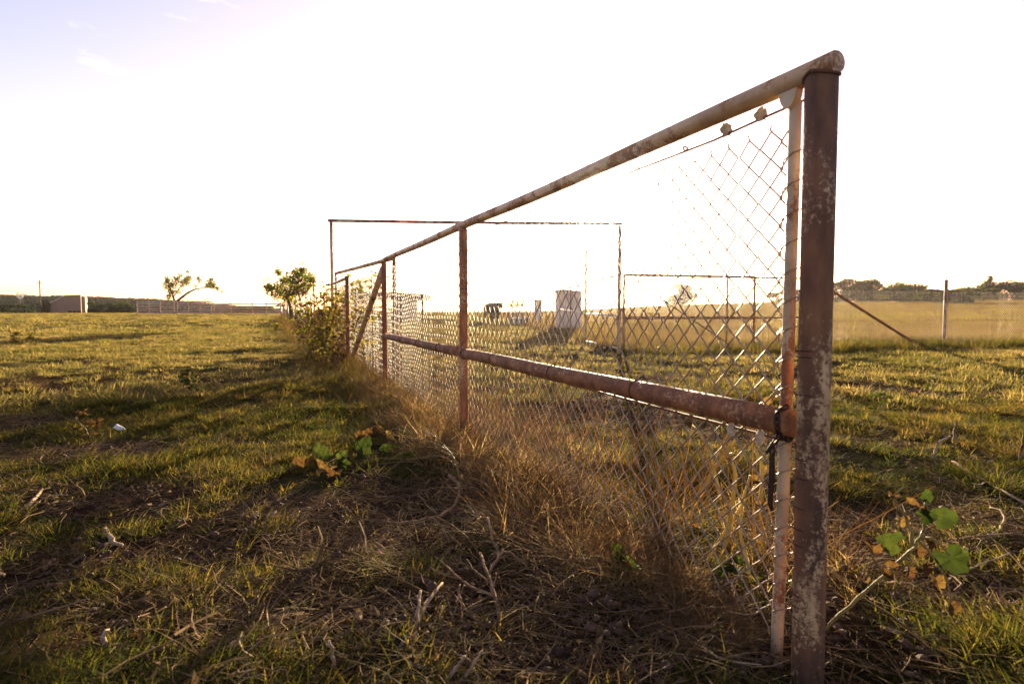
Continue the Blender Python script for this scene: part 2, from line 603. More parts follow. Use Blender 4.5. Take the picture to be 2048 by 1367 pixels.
def pipe(name, pts, r, mat, parent, sides=16, wob=0.0, seg=1):
    pts = [Vector(p) for p in pts]
    if seg > 1:
        q = []
        for i in range(len(pts) - 1):
            for k in range(seg):
                q.append(pts[i].lerp(pts[i + 1], k / seg))
        q.append(pts[-1])
        pts = q
    if wob:
        pts = [p + Vector((random.uniform(-wob, wob), random.uniform(-wob, wob), random.uniform(-wob, wob))) for p in pts]
    b = MB(); b.tube(pts, r, sides)
    me = b.mesh(name, mat)
    sm = np.array([len(p.vertices) == 4 for p in me.polygons])
    me.polygons.foreach_set('use_smooth', sm)
    return link(name, me, parent)


# ------------------------------------------------------------------ ground sheet
def build_ground():
    az = np.concatenate([np.linspace(-62, 62, 560), np.linspace(66, 294, 58)]) * math.pi / 180
    rr = np.concatenate([[0.0], np.geomspace(.28, 900, 470)])
    A, R = np.meshgrid(az, rr[1:])
    X = R * np.sin(A); Y = R * np.cos(A)
    X = np.concatenate([[0.], X.ravel()]); Y = np.concatenate([[0.], Y.ravel()])
    Z = height(X, Y)
    na = len(az); nr = len(rr) - 1
    idx = (1 + np.arange(nr * na)).reshape(nr, na)
    nx = np.roll(idx, -1, axis=1)
    quads = np.stack([idx[:-1], idx[1:], nx[1:], nx[:-1]], axis=-1).reshape(-1, 4)
    tris = np.stack([np.zeros(na, int), idx[0], nx[0]], axis=-1)
    me = bpy.data.meshes.new('ground')
    me.vertices.add(len(X))
    me.vertices.foreach_set('co', np.stack([X, Y, Z], -1).ravel())
    loops = np.concatenate([quads.ravel(), tris.ravel()])
    me.loops.add(len(loops))
    me.loops.foreach_set('vertex_index', loops)
    starts = np.concatenate([np.arange(len(quads)) * 4, len(quads) * 4 + np.arange(len(tris)) * 3])
    me.polygons.add(len(starts))
    me.polygons.foreach_set('loop_start', starts)
    me.update(calc_edges=True)
    me.validate()
    me.polygons.foreach_set('use_smooth', [True] * len(me.polygons))
    r = np.hypot(X, Y)
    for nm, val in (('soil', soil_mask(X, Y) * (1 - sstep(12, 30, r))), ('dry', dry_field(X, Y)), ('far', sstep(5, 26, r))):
        a = me.attributes.new(nm, 'FLOAT', 'POINT')
        a.data.foreach_set('value', val.astype(np.float32))
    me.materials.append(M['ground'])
    o = link('ground', me)
    # face up
    if me.polygons[0].normal.z < 0:
        me.flip_normals()
    o['kind'] = 'structure'
    tag(o, 'patchy grazed pasture ground with bare soil and dry field beyond', 'ground')
    return o


build_ground()


# ------------------------------------------------------------------ far hill with woods
def build_hill():
    n_a, n_d = 160, 14
    a0, a1 = math.atan((-420 - 1024) / F), math.atan((720 - 1024) / F)
    V = []; Fc = []
    for j in range(n_d):
        t = j / (n_d - 1)
        D = 250 + 150 * t
        for i in range(n_a):
            a = a0 + (a1 - a0) * i / (n_a - 1)
            px = 1024 + F * math.tan(a)
            crest = np.interp(px, [-420, 0, 120, 300, 450, 560, 720], [34, 33, 31, 25, 13, 4, 0])
            crest += 2.6 * (float(fbm(np.array([px / 60.]), np.array([.3]), 3, 5)[0]) - .5)
            h = max(0, crest) / F * 340 * math.sin(math.pi * min(1, t * .72 + .02))
            V.append((D * math.tan(a), D, h - .6))
    for j in range(n_d - 1):
        for i in range(n_a - 1):
            k = j * n_a + i
            Fc.append((k, k + 1, k + n_a + 1, k + n_a))
    b = MB(); b.add(V, Fc, .5)
    o = b.build('hill', simple('hill_scrub', (.045, .058, .030), .95, scale=.03, var=.4, bstr=.2), smooth=True)
    tag(o, 'long low wooded hill on the horizon', 'hill', kind='structure')
    Vn = np.array(V).reshape(n_d, n_a, 3)
    # woods: lumpy tree crowns covering the slope
    src = []
    for s in range(5):
        bb = MB()
        for q in range(7):
            bb.ball((random.uniform(-1.8, 1.8), random.uniform(-1.8, 1.8), random.uniform(.1, .8)), (random.uniform(.5, .9),) * 3, s * 10 + q, 7, 5, .25)
        src.append(bb)
    pts = []; rot = []; scl = []; ids = []
    for _ in range(5200):
        j = random.random() * (n_d - 1.01) * .68; i = random.random() * (n_a - 1.01)
        ji, ii = int(j), int(i)
        p = Vn[ji, ii] * (1 - (j - ji)) + Vn[ji + 1, ii] * (j - ji)
        p = p + (Vn[ji, ii + 1] - Vn[ji, ii]) * (i - ii)
        if p[2] < -.4:
            continue
        pts.append(p); rot.append((0, 0, random.uniform(0, 6.28))); scl.append(random.uniform(.5, 1.15)); ids.append(random.randrange(5))
    scatter('hill_woods', pts, rot, scl, ids, [(s, M['bush_dark']) for s in src], 'dark green woods covering the distant hill', 'woods')


def scatter(name, pts, rot, scl, ids, sources, label, cat):
    """one stuff object: small source meshes placed on points with geometry nodes"""
    c = bpy.data.collections.new(name + '_sources')
    for k, (s, mat) in enumerate(sources):
        me = s.mesh('%s_source_%02d' % (name, k), mat) if isinstance(s, MB) else s
        c.objects.link(bpy.data.objects.new('%s_source_%02d' % (name, k), me))
    me = bpy.data.meshes.new(name)
    pts = np.asarray(pts, float)
    me.vertices.add(len(pts))
    me.vertices.foreach_set('co', pts.ravel())
    a = me.attributes.new('rot', 'FLOAT_VECTOR', 'POINT'); a.data.foreach_set('vector', np.asarray(rot, np.float32).ravel())
    a = me.attributes.new('scl', 'FLOAT', 'POINT'); a.data.foreach_set('value', np.asarray(scl, np.float32))
    a = me.attributes.new('idx', 'INT', 'POINT'); a.data.foreach_set('value', np.asarray(ids, np.int32))
    o = link(name, me)
    me.materials.append(sources[0][1])
    ng = bpy.data.node_groups.new(name + '_nodes', 'GeometryNodeTree')
    ng.interface.new_socket('Geometry', in_out='INPUT', socket_type='NodeSocketGeometry')
    ng.interface.new_socket('Geometry', in_out='OUTPUT', socket_type='NodeSocketGeometry')
    gi = ng.nodes.new('NodeGroupInput'); go = ng.nodes.new('NodeGroupOutput')
    ip = ng.nodes.new('GeometryNodeInstanceOnPoints')
    ci = ng.nodes.new('GeometryNodeCollectionInfo')
    ci.inputs['Collection'].default_value = c
    ci.inputs['Separate Children'].default_value = True
    ci.inputs['Reset Children'].default_value = True

    def attr(nm, dt):
        n = ng.nodes.new('GeometryNodeInputNamedAttribute'); n.data_type = dt
        n.inputs['Name'].default_value = nm
        return n.outputs[0]
    e2r = ng.nodes.new('FunctionNodeEulerToRotation')
    ng.links.new(attr('rot', 'FLOAT_VECTOR'), e2r.inputs[0])
    ng.links.new(gi.outputs[0], ip.inputs['Points'])
    ng.links.new(ci.outputs[0], ip.inputs['Instance'])
    ip.inputs['Pick Instance'].default_value = True
    ng.links.new(attr('idx', 'INT'), ip.inputs['Instance Index'])
    ng.links.new(e2r.outputs[0], ip.inputs['Rotation'])
    ng.links.new(attr('scl', 'FLOAT'), ip.inputs['Scale'])
    ng.links.new(ip.outputs[0], go.inputs[0])
    md = o.modifiers.new('scatter', 'NODES')
    md.node_group = ng
    tag(o, label, cat, kind='stuff')
    return o


build_hill()


# ------------------------------------------------------------------ chain link
def chain_mesh(b, org, d, n, length, z0, z1, wire_r, sides=4, cell=.0718, sag=0.0, zfun=None, tufts=True, clip=None):
    """interlocked zigzag wires in the vertical plane through org along d"""
    half = cell / 2
    npick = int(length / half)
    up = Vector((0, 0, 1))
    for i in range(npick):
        u0 = i * half
        zt = z1 + (zfun(u0) if zfun else 0)
        rows = max(2, int((zt - z0) / half))
        pts = []
        wob = random.uniform(-.0035, .0035)
        for k in range(rows + 1):
            # zigzag between u0 and u0+half; parity alternates so neighbours hook together
            side = (k + i) % 2
            u = u0 + (half + .0016 if side else -.0016) + wob
            z = zt - k * half
            off = wire_r * (1.1 if side else -1.1)
            p = org + d * u + n * off
            p = Vector((p.x, p.y, z))
            if sides >= 5:       # a small hook at each knuckle
                q = half * .07
                s = 1 if side else -1
                pts.append(p + up * q * 1.2 - d * s * q)
                pts.append(p + d * s * q * .25)
                pts.append(p - up * q * 1.2 - d * s * q)
            else:
                pts.append(p)
        if tufts and i % 2 == 0:
            pts = [pts[0] + up * .012 + d * random.uniform(-.008, .008), pts[0] + up * .004] + pts
        b.tube(pts, wire_r, sides, cap=False, val=random.random())
    return b


def fp(px, py, off=0.0):
    """pixel -> point on the (offset) main fence plane"""
    r = ray(px, py)
    o = P1 + FN * off
    t = (o.x * FN.x + o.y * FN.y) / (r.x * FN.x + r.y * FN.y)
    return Vector((0, 0, CAM_H)) + r * t


def fpos(u, z, off=0.0):
    p = P1 + FD * u + FN * off
    return Vector((p.x, p.y, z))


def fu(p):
    return (p - P1).dot(FD)


ZTOP = fp(1629, 143).z
u2 = fu(fp(927, 640)); u3 = fu(fp(769, 640)); u4 = fu(fp(695, 620)); u5 = fu(fp(665, 600))
ZMID = fp(927, 706).z
print('fence', ZTOP, ZMID, u2, u3, u4, u5, fp(1570, 838).z, fp(769, 672).z, fp(769, 518).z, fp(927, 450).z)


def ring(b, c, axis, r, wr, turns=1.0, pitch=0.0, tilt=0.0, seg=20, tail=0.0):
    axis = Vector(axis).normalized()
    a = axis.orthogonal().normalized(); e = axis.cross(a)
    ax2 = (axis + a * tilt).normalized()
    a = (a - ax2 * a.dot(ax2)).normalized(); e = ax2.cross(a)
    pts = []
    ns = int(seg * turns)
    for i in range(ns + 1):
        an = 2 * math.pi * i / seg
        pts.append(Vector(c) + (a * math.cos(an) + e * math.sin(an)) * r + axis * pitch * i / seg)
    b.tube(pts, wr, 5)


def build_main_fence():
    t = thing('pipe_fence', fpos(0, 0), 'rusty pipe fence with chain-link mesh running from the near corner post into the distance', 'fence')
    R1, RR, RM, R2 = .0360, .0265, .0335, .0290
    # posts
    g = h1(*fpos(0, 0).xy)
    lean = -.004
    post1 = pipe('post', [fpos(lean * 3, g - .3), fpos(lean, .5), fpos(0, ZTOP - RR * .55)], R1, M['post_near'], t, 32, seg=3)
    post1['label'] = 'dark rust and cream corner post nearest the camera'
    for k, (z, tl) in enumerate([(.115, .05), (.16, -.02), (.185, .07), (.215, .03), (.335, .10), (.375, .06), (.43, -.03), (.50, .04), (.545, .05), (.70, .03), (.79, .02), (.805, .02)]):
        b = MB(); ring(b, fpos(0, z), (0, 0, 1), R1 + .0010, .0013, 1.0, .002, tl, 28)
        b.build('tie_wire', M['iron'], post1)
    g2 = h1(*fpos(u2, 0).xy); g3 = h1(*fpos(u3, 0).xy)
    p2 = pipe('post', [fpos(u2, g2 - .3), fpos(u2, ZTOP - RR * .5)], R2, M['post_mid'], t, 24, seg=6, wob=.0008)
    b = MB(); ring(b, fpos(u2, ZMID + .42), (0, 0, 1), R2 + .001, .0022, 1.1, .003, .03)
    b.build('tie_wire', M['iron'], p2)
    pipe('post', [fpos(u3, g3 - .3), fpos(u3, ZTOP - RR * .5)], R2, M['post_red'], t, 24, seg=4)
    # top rail: overhangs the corner post, slightly sagging
    pts = []
    for k in range(25):
        u = -.036 + (u3 + .074) * k / 24
        pts.append(fpos(u, ZTOP - .006 * math.sin(math.pi * min(1, max(0, u / u2))) + .002 * math.sin(3 * u)))
    top = pipe('top_rail', pts, RR, M['rail_top'], t, 32)
    e = (pts[0] - pts[1]).normalized()
    cap = MB(); cap.tube([pts[0] - e * .001, pts[0] + e * .0035], [RR * .985, RR * .93], 32)
    cap.build('end_cap', M['rail_top'], top)
    weld = MB()
    for sgn in (1,):
        wp = []
        for i in range(33):
            an = 2 * math.pi * i / 32
            wp.append(fpos(math.cos(an) * (R1 + .001), ZTOP - RR * (.45 + .42 * abs(math.cos(an))), 0) + FN * math.sin(an) * (R1 + .001))
        weld.tube(wp, .0042, 6)
    weld.build('weld_bead', M['post_near'], top)
    # middle rail in two lengths
    ma = [fpos(.050 + (u2 - .02) * k / 10, ZMID + .002 * math.sin(k)) for k in range(11)]
    mid = pipe('middle_rail', ma, RM, M['rail_mid'], t, 28)
    mb = [fpos(u2 + (u3 - u2) * k / 6, ZMID + .004 - .002 * math.sin(k)) for k in range(7)]
    mid2 = pipe('middle_rail', mb, RM * .96, M['rail_mid'], t, 24)
    for px in (1275, 1107, 990):
        p = fp(px, 740); u = fu(p)
        b = MB(); ring(b, fpos(u, ZMID), FD, RM + .0012, .0022, 1.25, .004, random.uniform(-.08, .08), 24)
        b.tube([fpos(u + .004, ZMID + RM, 0), fpos(u - .012, ZMID + RM + .014, .012), fpos(u - .02, ZMID + RM + .006, .03)], .0018, 5)
        b.build('tie_wire', M['iron'], mid)
    for px in (880, 838, 806):
        u = fu(fp(px, 690))
        b = MB(); ring(b, fpos(u, ZMID + .003), FD, RM + .0008, .0024, 1.1, .003, .05, 20)
        b.build('tie_wire', M['iron'], mid2)
    clamp = MB(); ring(clamp, fpos(u2 + -.034, ZMID), FD, RM + .002, .004, 1.0, 0, 0, 24)
    clamp.build('collar', M['rail_mid'], mid)
    # cream bar beside the corner post, bracket on top of it
    ub = .084
    bar = pipe('tension_bar', [fpos(ub + .012, -.12, .012), fpos(ub, ZMID, .012), fpos(ub - .004, ZTOP - .050, .012)], .0150, M['strip'], t, 16, seg=3)
    br = MB()
    prof = []
    for i in range(15):
        an = math.pi + math.pi * i / 14
        prof.append(fpos(.084 + .026 * math.cos(an), ZTOP - RR * .6 + .050 * math.sin(an), -.012))
    prof = prof[::-1]
    br.prism(prof, FN * .024)
    br.build('bracket', M['strip'], t)
    # wires that tie the mesh round the bar
    for k in range(17):
        z = .12 + k * .0718
        if ZMID - .05 < z < ZMID + .06:
            continue
        b = MB()
        b.tube([fpos(ub + .034, z - .012, .018), fpos(ub + .012, z + .004, -.006), fpos(ub - .012, z + .018, -.004), fpos(ub - .026, z + .026, .018)], .0017, 5)
        b.build('tie_wire', M['wire'], bar)
    # tension wire under the top rail, wire under the middle rail
    pts = []
    for k in range(31):
        u = .02 + (u3 - .02) * k / 30
        pts.append(fpos(u, ZTOP - RR - .016 - .020 * sstep(0, .45, u) + .004 * math.sin(u * 2.2), .030))
    b = MB(); b.tube(pts, .0034, 6); b.build('tension_wire', M['rust_wire'], t)
    pts = [fpos(.06 + (u2 - .06) * k / 12, ZMID - RM - .022 + .020 * k / 12, .034 - .004 * math.sin(k)) for k in range(13)]
    b = MB(); b.tube(pts, .0042, 6); b.build('tension_wire', M['rust_wire'], t)
    # frayed rope knots
    for k, (px, py) in enumerate([(1521, 229), (1453, 260), (1520, 875), (1462, 858)]):
        p = fp(px, py, .028)
        b = MB()
        for q in range(3):
            b.ball(p + Vector((random.uniform(-.004, .004), 0, random.uniform(-.004, .004))), (.0125, .0125, .0155), 40 + k * 5 + q, 9, 7, .28)
        for q in range(3):
            b.tube([p, p + Vector((random.uniform(-.015, .015), -.008, random.uniform(-.022, -.005)))], .0018, 4)
        b.build('rope_knot', M['rope'], t)
    for px, py in ((1372, 296), (1275, 335)):
        p = fp(px, py, .03)
        b = MB(); ring(b, p, FD, .007, .0022, 2.0, .004, 0, 10); b.build('wire_clip', M['wire'], t)
    # short chain and hook holding the middle rail to the bar
    ch = thing_part = bpy.data.objects.new('chain', None)
    COL.objects.link(ch); ch.parent = t
    uc = .078
    k = 0
    path = []
    for i in range(15):
        an = math.pi * .55 + 1.62 * math.pi * i / 14
        path.append(fpos(uc - .012 + .004 * math.sin(i), ZMID + math.sin(an) * (RM + .009), -math.cos(an) * (RM + .009) * -1))
    path += [fpos(uc + .010, ZMID - .060, -.030), fpos(uc + .012, ZMID - .080, -.026)]
    for i in range(len(path) - 1):
        a, c = path[i], path[i + 1]
        m = (a + c) / 2; dd = (c - a)
        if dd.length < 1e-4:
            continue
        L = max(dd.length * .72, .011); dn = dd.normalized()
        sd = dn.orthogonal().normalized()
        sd = Matrix.Rotation(math.pi / 2 * (i % 2) + .3, 3, dn) @ sd
        lp = []
        for q in range(13):
            an = 2 * math.pi * q / 12
            lp.append(m + dn * math.cos(an) * L + sd * math.sin(an) * .0068)
        b = MB(); b.tube(lp, .0027, 6)
        o = link('chain_link', b.mesh('chain_link', M['iron'], True), ch)
    hk = MB()
    h0 = fpos(uc + .014, ZMID - .078, -.024)
    hk.tube([h0, h0 + Vector((0, 0, -.05)), h0 + Vector((-.002, 0, -.135)), h0 + Vector((.004, 0, -.150))], [.0065, .0085, .007, .003], 8)
    hk.build('hook', M['iron'], ch)
    plate = MB(); plate.tube([fpos(.040, ZMID - .03, -.002), fpos(.040, ZMID - .085, -.002)], .030, 14)
    # mesh panels
    def sag(u):
        return -.012 * math.sin(u * 2.3) ** 2 - .006 * math.sin(u * 7)
    b = MB()
    chain_mesh(b, fpos(.105, 0, .036), FD, FN, u2 - .105, -.02, ZTOP - RR - .062, .0025, 5, zfun=sag)
    me = b.mesh('chain_link_mesh', M['wire'], True); link('chain_link_mesh', me, t)
    b = MB()
    chain_mesh(b, fpos(u2, 0, .036), FD, FN, u3 - u2, .05, ZTOP - RR - .062, .0024, 4, zfun=sag)
    me = b.mesh('chain_link_mesh', M['wire'], True); link('chain_link_mesh', me, t)
    return t


build_main_fence()


def build_second_fence():
    t = thing('chain_link_fence', fpos(u4, 0), 'overgrown chain-link fence section with a diagonal pipe brace beside the tall gate frame', 'fence')
    g4 = h1(*fpos(u4, 0).xy)
    pipe('post', [fpos(u4, g4 - .3), fpos(u4, ZTOP + .005)], .031, M['post_red'], t, 20, seg=3)
    pipe('short_rail', [fpos(u4, ZTOP - .03), fpos(u5 - .03, ZTOP - .03)], .026, M['pipe_tan'], t, 16)
    br = pipe('brace', [fpos(u3 + .05, ZTOP - .09), fpos(u4 - .18, .02)], .036, M['pipe_tan'], t, 20, seg=4)
    for f in (.42, .72):
        p = fpos(u3 + .05, ZTOP - .09).lerp(fpos(u4 - .18, .02), f)
        b = MB(); ring(b, p, (fpos(u4, 0) - fpos(u3, ZTOP)), .037, .003, 1.1, .004, .05); b.build('tie_wire', M['iron'], br)
    b = MB(); chain_mesh(b, fpos(u3 + .02, 0, .034), FD, FN, u4 - u3 - .02, .08, ZTOP - .10, .0021, 4)
    link('chain_link_mesh', b.mesh('chain_link_mesh', M['wire'], True), t)
    b = MB(); chain_mesh(b, fpos(u4 + .02, 0, .034), FD, FN, u5 - u4 - .03, .08, ZTOP - .12, .0018, 3)
    link('chain_link_mesh', b.mesh('chain_link_mesh', M['wire'], True), t)
    b = MB(); b.tube([fpos(u3, ZMID + .02, .03), fpos((u3 + u4) / 2, ZMID + .01, .03), fpos(u5, ZMID + .02, .03)], .004, 5)
    b.build('tension_wire', M['rust_wire'], t)


build_second_fence()

GL = fpos(u5, 0)
GATE_L = GL
ZBEAM = at(665, 441, GL.y).z
DR = (ZBEAM - CAM_H)
rr_ = ray(1240, 447); GR_Y = DR / rr_.z * rr_.y
GR = Vector((rr_.x / rr_.y * GR_Y, GR_Y, 0))
print('gate', GL, GR, ZBEAM, (GR - GL).length)
ZLEAF = at(677, 547, GL.y).z


def build_gate():
    t = thing('overhead_gate', (GL + GR) / 2, 'tall goalpost-shaped pipe gate frame with a trussed overhead beam', 'gateway')
    for p in (GL, GR):
        g = h1(p.x, p.y)
        pipe('post', [Vector((p.x, p.y, g - .3)), Vector((p.x, p.y, ZBEAM - .02))], .034 if p is GL else .040, M['pipe_tan'], t, 18, seg=4)
    d = (GR - GL).normalized()
    pts = [Vector((*(GL - d * .06).lerp(GR + d * .06, k / 12).xy, ZBEAM - .012 * math.sin(math.pi * k / 12))) for k in range(13)]
    pipe('beam', pts, .031, M['pipe_far'], t, 16)
    L = (GR - GL).length
    w = MB()
    arch = []
    for k in range(17):
        f = .03 + .94 * k / 16
        arch.append(Vector((*GL.lerp(GR, f).xy, ZBEAM + .02 + .23 * (1 - abs(2 * f - 1) ** 1.6))))
    w.tube(arch, .0042, 5); w.build('truss_wire', M['iron'], t)
    for f in (.205, .5, .795):
        p = GL.lerp(GR, f)
        b = MB(); b.tube([Vector((p.x, p.y, ZBEAM + .02)), Vector((p.x, p.y, ZBEAM + .02 + .23 * (1 - abs(2 * f - 1) ** 1.6)))], .004, 5)
        b.build('truss_strut', M['iron'], t)


build_gate()


def gate_leaf(a, b2, label, mids, diag):
    d = (b2 - a); L = d.length; d.normalize()
    n = Vector((d.y, -d.x, 0))
    z0, z1 = .14 + h1(*a.xy), ZLEAF
    t = thing('gate_leaf', Vector((a.x, a.y, z0)), label, 'gate', 'gates swung open from the tall frame')
    P = lambda u, z: Vector((a.x + d.x * u, a.y + d.y * u, z))
    pipe('top_rail', [P(0, z1), P(L, z1)], .030, M['pipe_tan'], t, 14)
    pipe('bottom_rail', [P(0, z0), P(L, z0)], .024, M['pipe_tan'], t, 14)
    zm = CAM_H - .14
    if mids:
        pipe('middle_rail', [P(0, zm), P(L, zm)], .030, M['post_mid'], t, 14)
    for u in [0, L] + list(mids):
        pipe('stile', [P(u, z0), P(u, z1)], .026 if u in (0, L) else .021, M['post_mid'] if u == L else M['pipe_tan'], t, 14)
    if diag:
        pipe('diagonal_brace', [P(.1, z1 - .05) + n * .03, P(mids[0] if mids else L, z0 + .08) + n * .03], .013, M['iron'], t, 8)
    b = MB(); chain_mesh(b, Vector((a.x, a.y, 0)) + n * .03 + d * .03, d, n, L - .06, z0, z1 - .03, .0018, 3)
    link('chain_link_mesh', b.mesh('chain_link_mesh', M['wire'], True), t)


zr = ZLEAF - CAM_H
r0 = ray(788, 516); yn = zr / r0.z * r0.y
gate_leaf(GL + Vector((.10, -.08, 0)), Vector((r0.x / r0.y * yn, yn, 0)), 'open chain-link gate swung towards the camera behind the overgrown fence', [], False)
r0 = ray(1510, 554); yn = zr / r0.z * r0.y
gl_r = Vector((r0.x / r0.y * yn, yn, 0))
ga_r = GR + Vector((.10, .02, 0))
gate_leaf(ga_r, gl_r, 'open chain-link gate with a diagonal brace swung back against the dry field', [(gl_r - ga_r).length * .78], True)


def post_line(b_name, pts, r, mat, t, zt):
    for p in pts:
        g = h1(p.x, p.y)
        pipe(b_name, [Vector((p.x, p.y, g - .3)), Vector((p.x, p.y, zt(p, g)))], r, mat, t, 10)


def build_line_fence():
    t = thing('wire_fence', fpos(u5, 0), 'long rusty wire fence of thin posts running past the leafy tree to the far corral', 'fence')
    us = []
    for px in (628, 612, 600, 590.5, 584, 578.5, 574.5, 571, 568, 565.5, 563, 561):
        us.append(fu(fp(px, 600)))
    for u in us:
        p = fpos(u, 0); g = h1(p.x, p.y)
        pipe('post', [Vector((p.x, p.y, g - .3)), Vector((p.x, p.y, g + 1.66 + random.uniform(-.08, .08)))], .024, M['post_red'] if random.random() < .5 else M['pipe_tan'], t, 8)
    u = us[0] - 1.8
    while u < us[-1]:
        p = fpos(u, 0); g = h1(p.x, p.y)
        if min(abs(u - q) for q in us) > .8:
            pipe('stay', [Vector((p.x, p.y, g - .1)), Vector((p.x + random.uniform(-.03, .03), p.y, g + 1.35 + random.uniform(-.1, .1)))], .012, M['pipe_tan'], t, 6)
        u += random.uniform(1.1, 1.6)
    b = MB()
    for k in range(15):
        z = .10 + k * .098
        pts = []
        u = u5
        while u < us[-1]:
            p = fpos(u, 0, .03); pts.append(Vector((p.x, p.y, h1(p.x, p.y) + z + random.uniform(-.012, .012)))); u += 2.0
        b.tube(pts, .0022, 3, cap=False)
    u = u5 + .1
    while u < us[-1]:
        p = fpos(u, 0, .03); g = h1(p.x, p.y)
        b.tube([Vector((p.x, p.y, g + .08)), Vector((p.x + random.uniform(-.02, .02), p.y, g + 1.48))], .0022, 3, cap=False)
        u += .10 if u < 16 else .16
    link('woven_wire_mesh', b.mesh('woven_wire_mesh', M['rust_wire'], True), t)


build_line_fence()


def build_inner_fence():
    """pipe fence running away from the right post of the gate"""
    t = thing('pen_fence', GR, 'pipe pen fence running away from the right gate post towards the tin loading box', 'fence')
    dr = Vector((-.074, 1, 0))
    P = lambda k: GR + dr * k
    tall = P(3.35); g = h1(tall.x, tall.y)
    pipe('tall_post', [Vector((tall.x, tall.y, g - .3)), Vector((tall.x, tall.y, ZBEAM - .15))], .032, M['pipe_tan'], t, 14)
    for k in (5.6, 7.6):
        p = P(k); g = h1(p.x, p.y)
        pipe('post', [Vector((p.x, p.y, g - .3)), Vector((p.x, p.y, ZLEAF))], .026, M['pipe_tan'], t, 12)
    pts = [Vector((*P(k).xy, ZLEAF - .005 * k)) for k in (0.05, 3.35, 5.6, 7.6)]
    pipe('top_rail', pts, .020, M['pipe_far'], t, 12)
    pts = [Vector((*P(k).xy, CAM_H - .10 + .012 * k)) for k in (0.05, 3.3)]
    pipe('middle_rail', pts, .022, M['pale_metal'], t, 12)
    pts = [Vector((*P(k).xy, CAM_H - .06 + .03 * (k - 3.35))) for k in (3.4, 7.6)]
    pipe('middle_rail', pts, .022, M['pale_metal'], t, 12)
    pts = [Vector((*P(k).xy, .13 + h1(*P(k).xy))) for k in (0.1, 3.3)]
    pipe('bottom_rail', pts, .018, M['pale_metal'], t, 12)
    pos = 9.4
    i = 0
    while pos < 36:
        p = P(pos); g = h1(p.x, p.y)
        pipe('post', [Vector((p.x, p.y, g - .3)), Vector((p.x, p.y, g + 1.55 + random.uniform(-.15, .15)))], .020, M['pipe_far'], t, 8)
        pos += 1.7 + .12 * i; i += 1
    for z in (.45, .85, 1.25):
        b = MB(); b.tube([Vector((*P(k).xy, h1(*P(k).xy) + z)) for k in np.linspace(7.6, 36, 12)], .004, 4)
        b.build('fence_wire', M['rust_wire'], t)


build_inner_fence()


def build_boundary_fence():
    A = GR; B = Vector(((1889 - 1024) / F * 13.6, 13.6, 0))
    d = (B - A).normalized(); n = Vector((-d.y, d.x, 0))
    L = (B - A).length
    P = lambda u, z, o=0: Vector((A.x + d.x * u + n.x * o, A.y + d.y * u + n.y * o, z))
    t = thing('boundary_fence', P(5, 0), 'chain-link boundary fence with barbed wire between the green pen and the dry field', 'fence')
    # corner post hidden behind the near post, with rail and brace
    def u_at(px):
        r = ray(px, 600); k = r.x / r.y
        return (A.x - k * A.y) / (k * d.y - d.x)
    uc = u_at(1632)
    zc = at(1640, 557, P(uc, 0).y).z
    g = h1(*P(uc, 0).xy)
    pipe('corner_post', [P(uc, g - .3), P(uc, zc + .05)], .034, M['post_red'], t, 16)
    ul = u_at(1525)
    gg = h1(*P(ul, 0).xy)
    pipe('top_rail', [P(ul - .9, zc), P(uc, zc)], .020, M['pipe_far'], t, 12)
    pipe('middle_rail', [P(ul - .9, CAM_H - .14), P(uc, CAM_H - .14)], .020, M['post_mid'], t, 12)
    ub = u_at(1852)
    br = pipe('brace', [P(uc, at(1650, 562, P(uc, 0).y).z), P(ub, h1(*P(ub, 0).xy) - .02)], .030, M['post_red'], t, 14)
    us = [L, L + 3.1, L + 6.2]
    ztop = at(1889, 560, B.y).z
    for u in us:
        g = h1(*P(u, 0).xy)
        o = pipe('line_post', [P(u, g - .3), P(u, ztop)], .036, M['pipe_far'], t, 16, seg=3)
        cp = MB(); cp.ball(P(u, ztop), (.037, .037, .022), 3, 12, 6, 0); cp.build('post_cap', M['tin'], o, True)
    zm = at(1889, 583, B.y).z
    b = MB(); chain_mesh(b, P(uc - .4, 0, .04), d, n, us[-1] - uc, .12 + h1(*P(L, 0).xy), zm, .0018, 3)
    link('chain_link_mesh', b.mesh('chain_link_mesh', M['wire'], True), t)
    b = MB(); chain_mesh(b, P(.1, 0, .04), d, n, uc - .5, .10, ZLEAF - .35, .0016, 3)
    link('chain_link_mesh', b.mesh('chain_link_mesh', M['wire'], True), t)
    zb = at(1889, 570, B.y).z
    b = MB(); b.tube([P(u, zb + .01 * math.sin(u * 2), .04) for u in np.linspace(uc, us[-1], 14)], .0030, 4)
    u = uc
    while u < us[-1]:
        q = P(u, zb, .04)
        for s in (-1, 1):
            b.tube([q + Vector((0, 0, -.016)), q + Vector((.012 * s, 0, .018))], .0015, 3)
        u += .13
    b.build('barbed_wire', M['iron'], t)
    zw = at(1889, 640, B.y).z
    b = MB(); b.tube([P(u, zw, .02) for u in np.linspace(uc, us[-1], 8)], .0058, 5); b.build('middle_wire', M['rust_wire'], t)


build_boundary_fence()


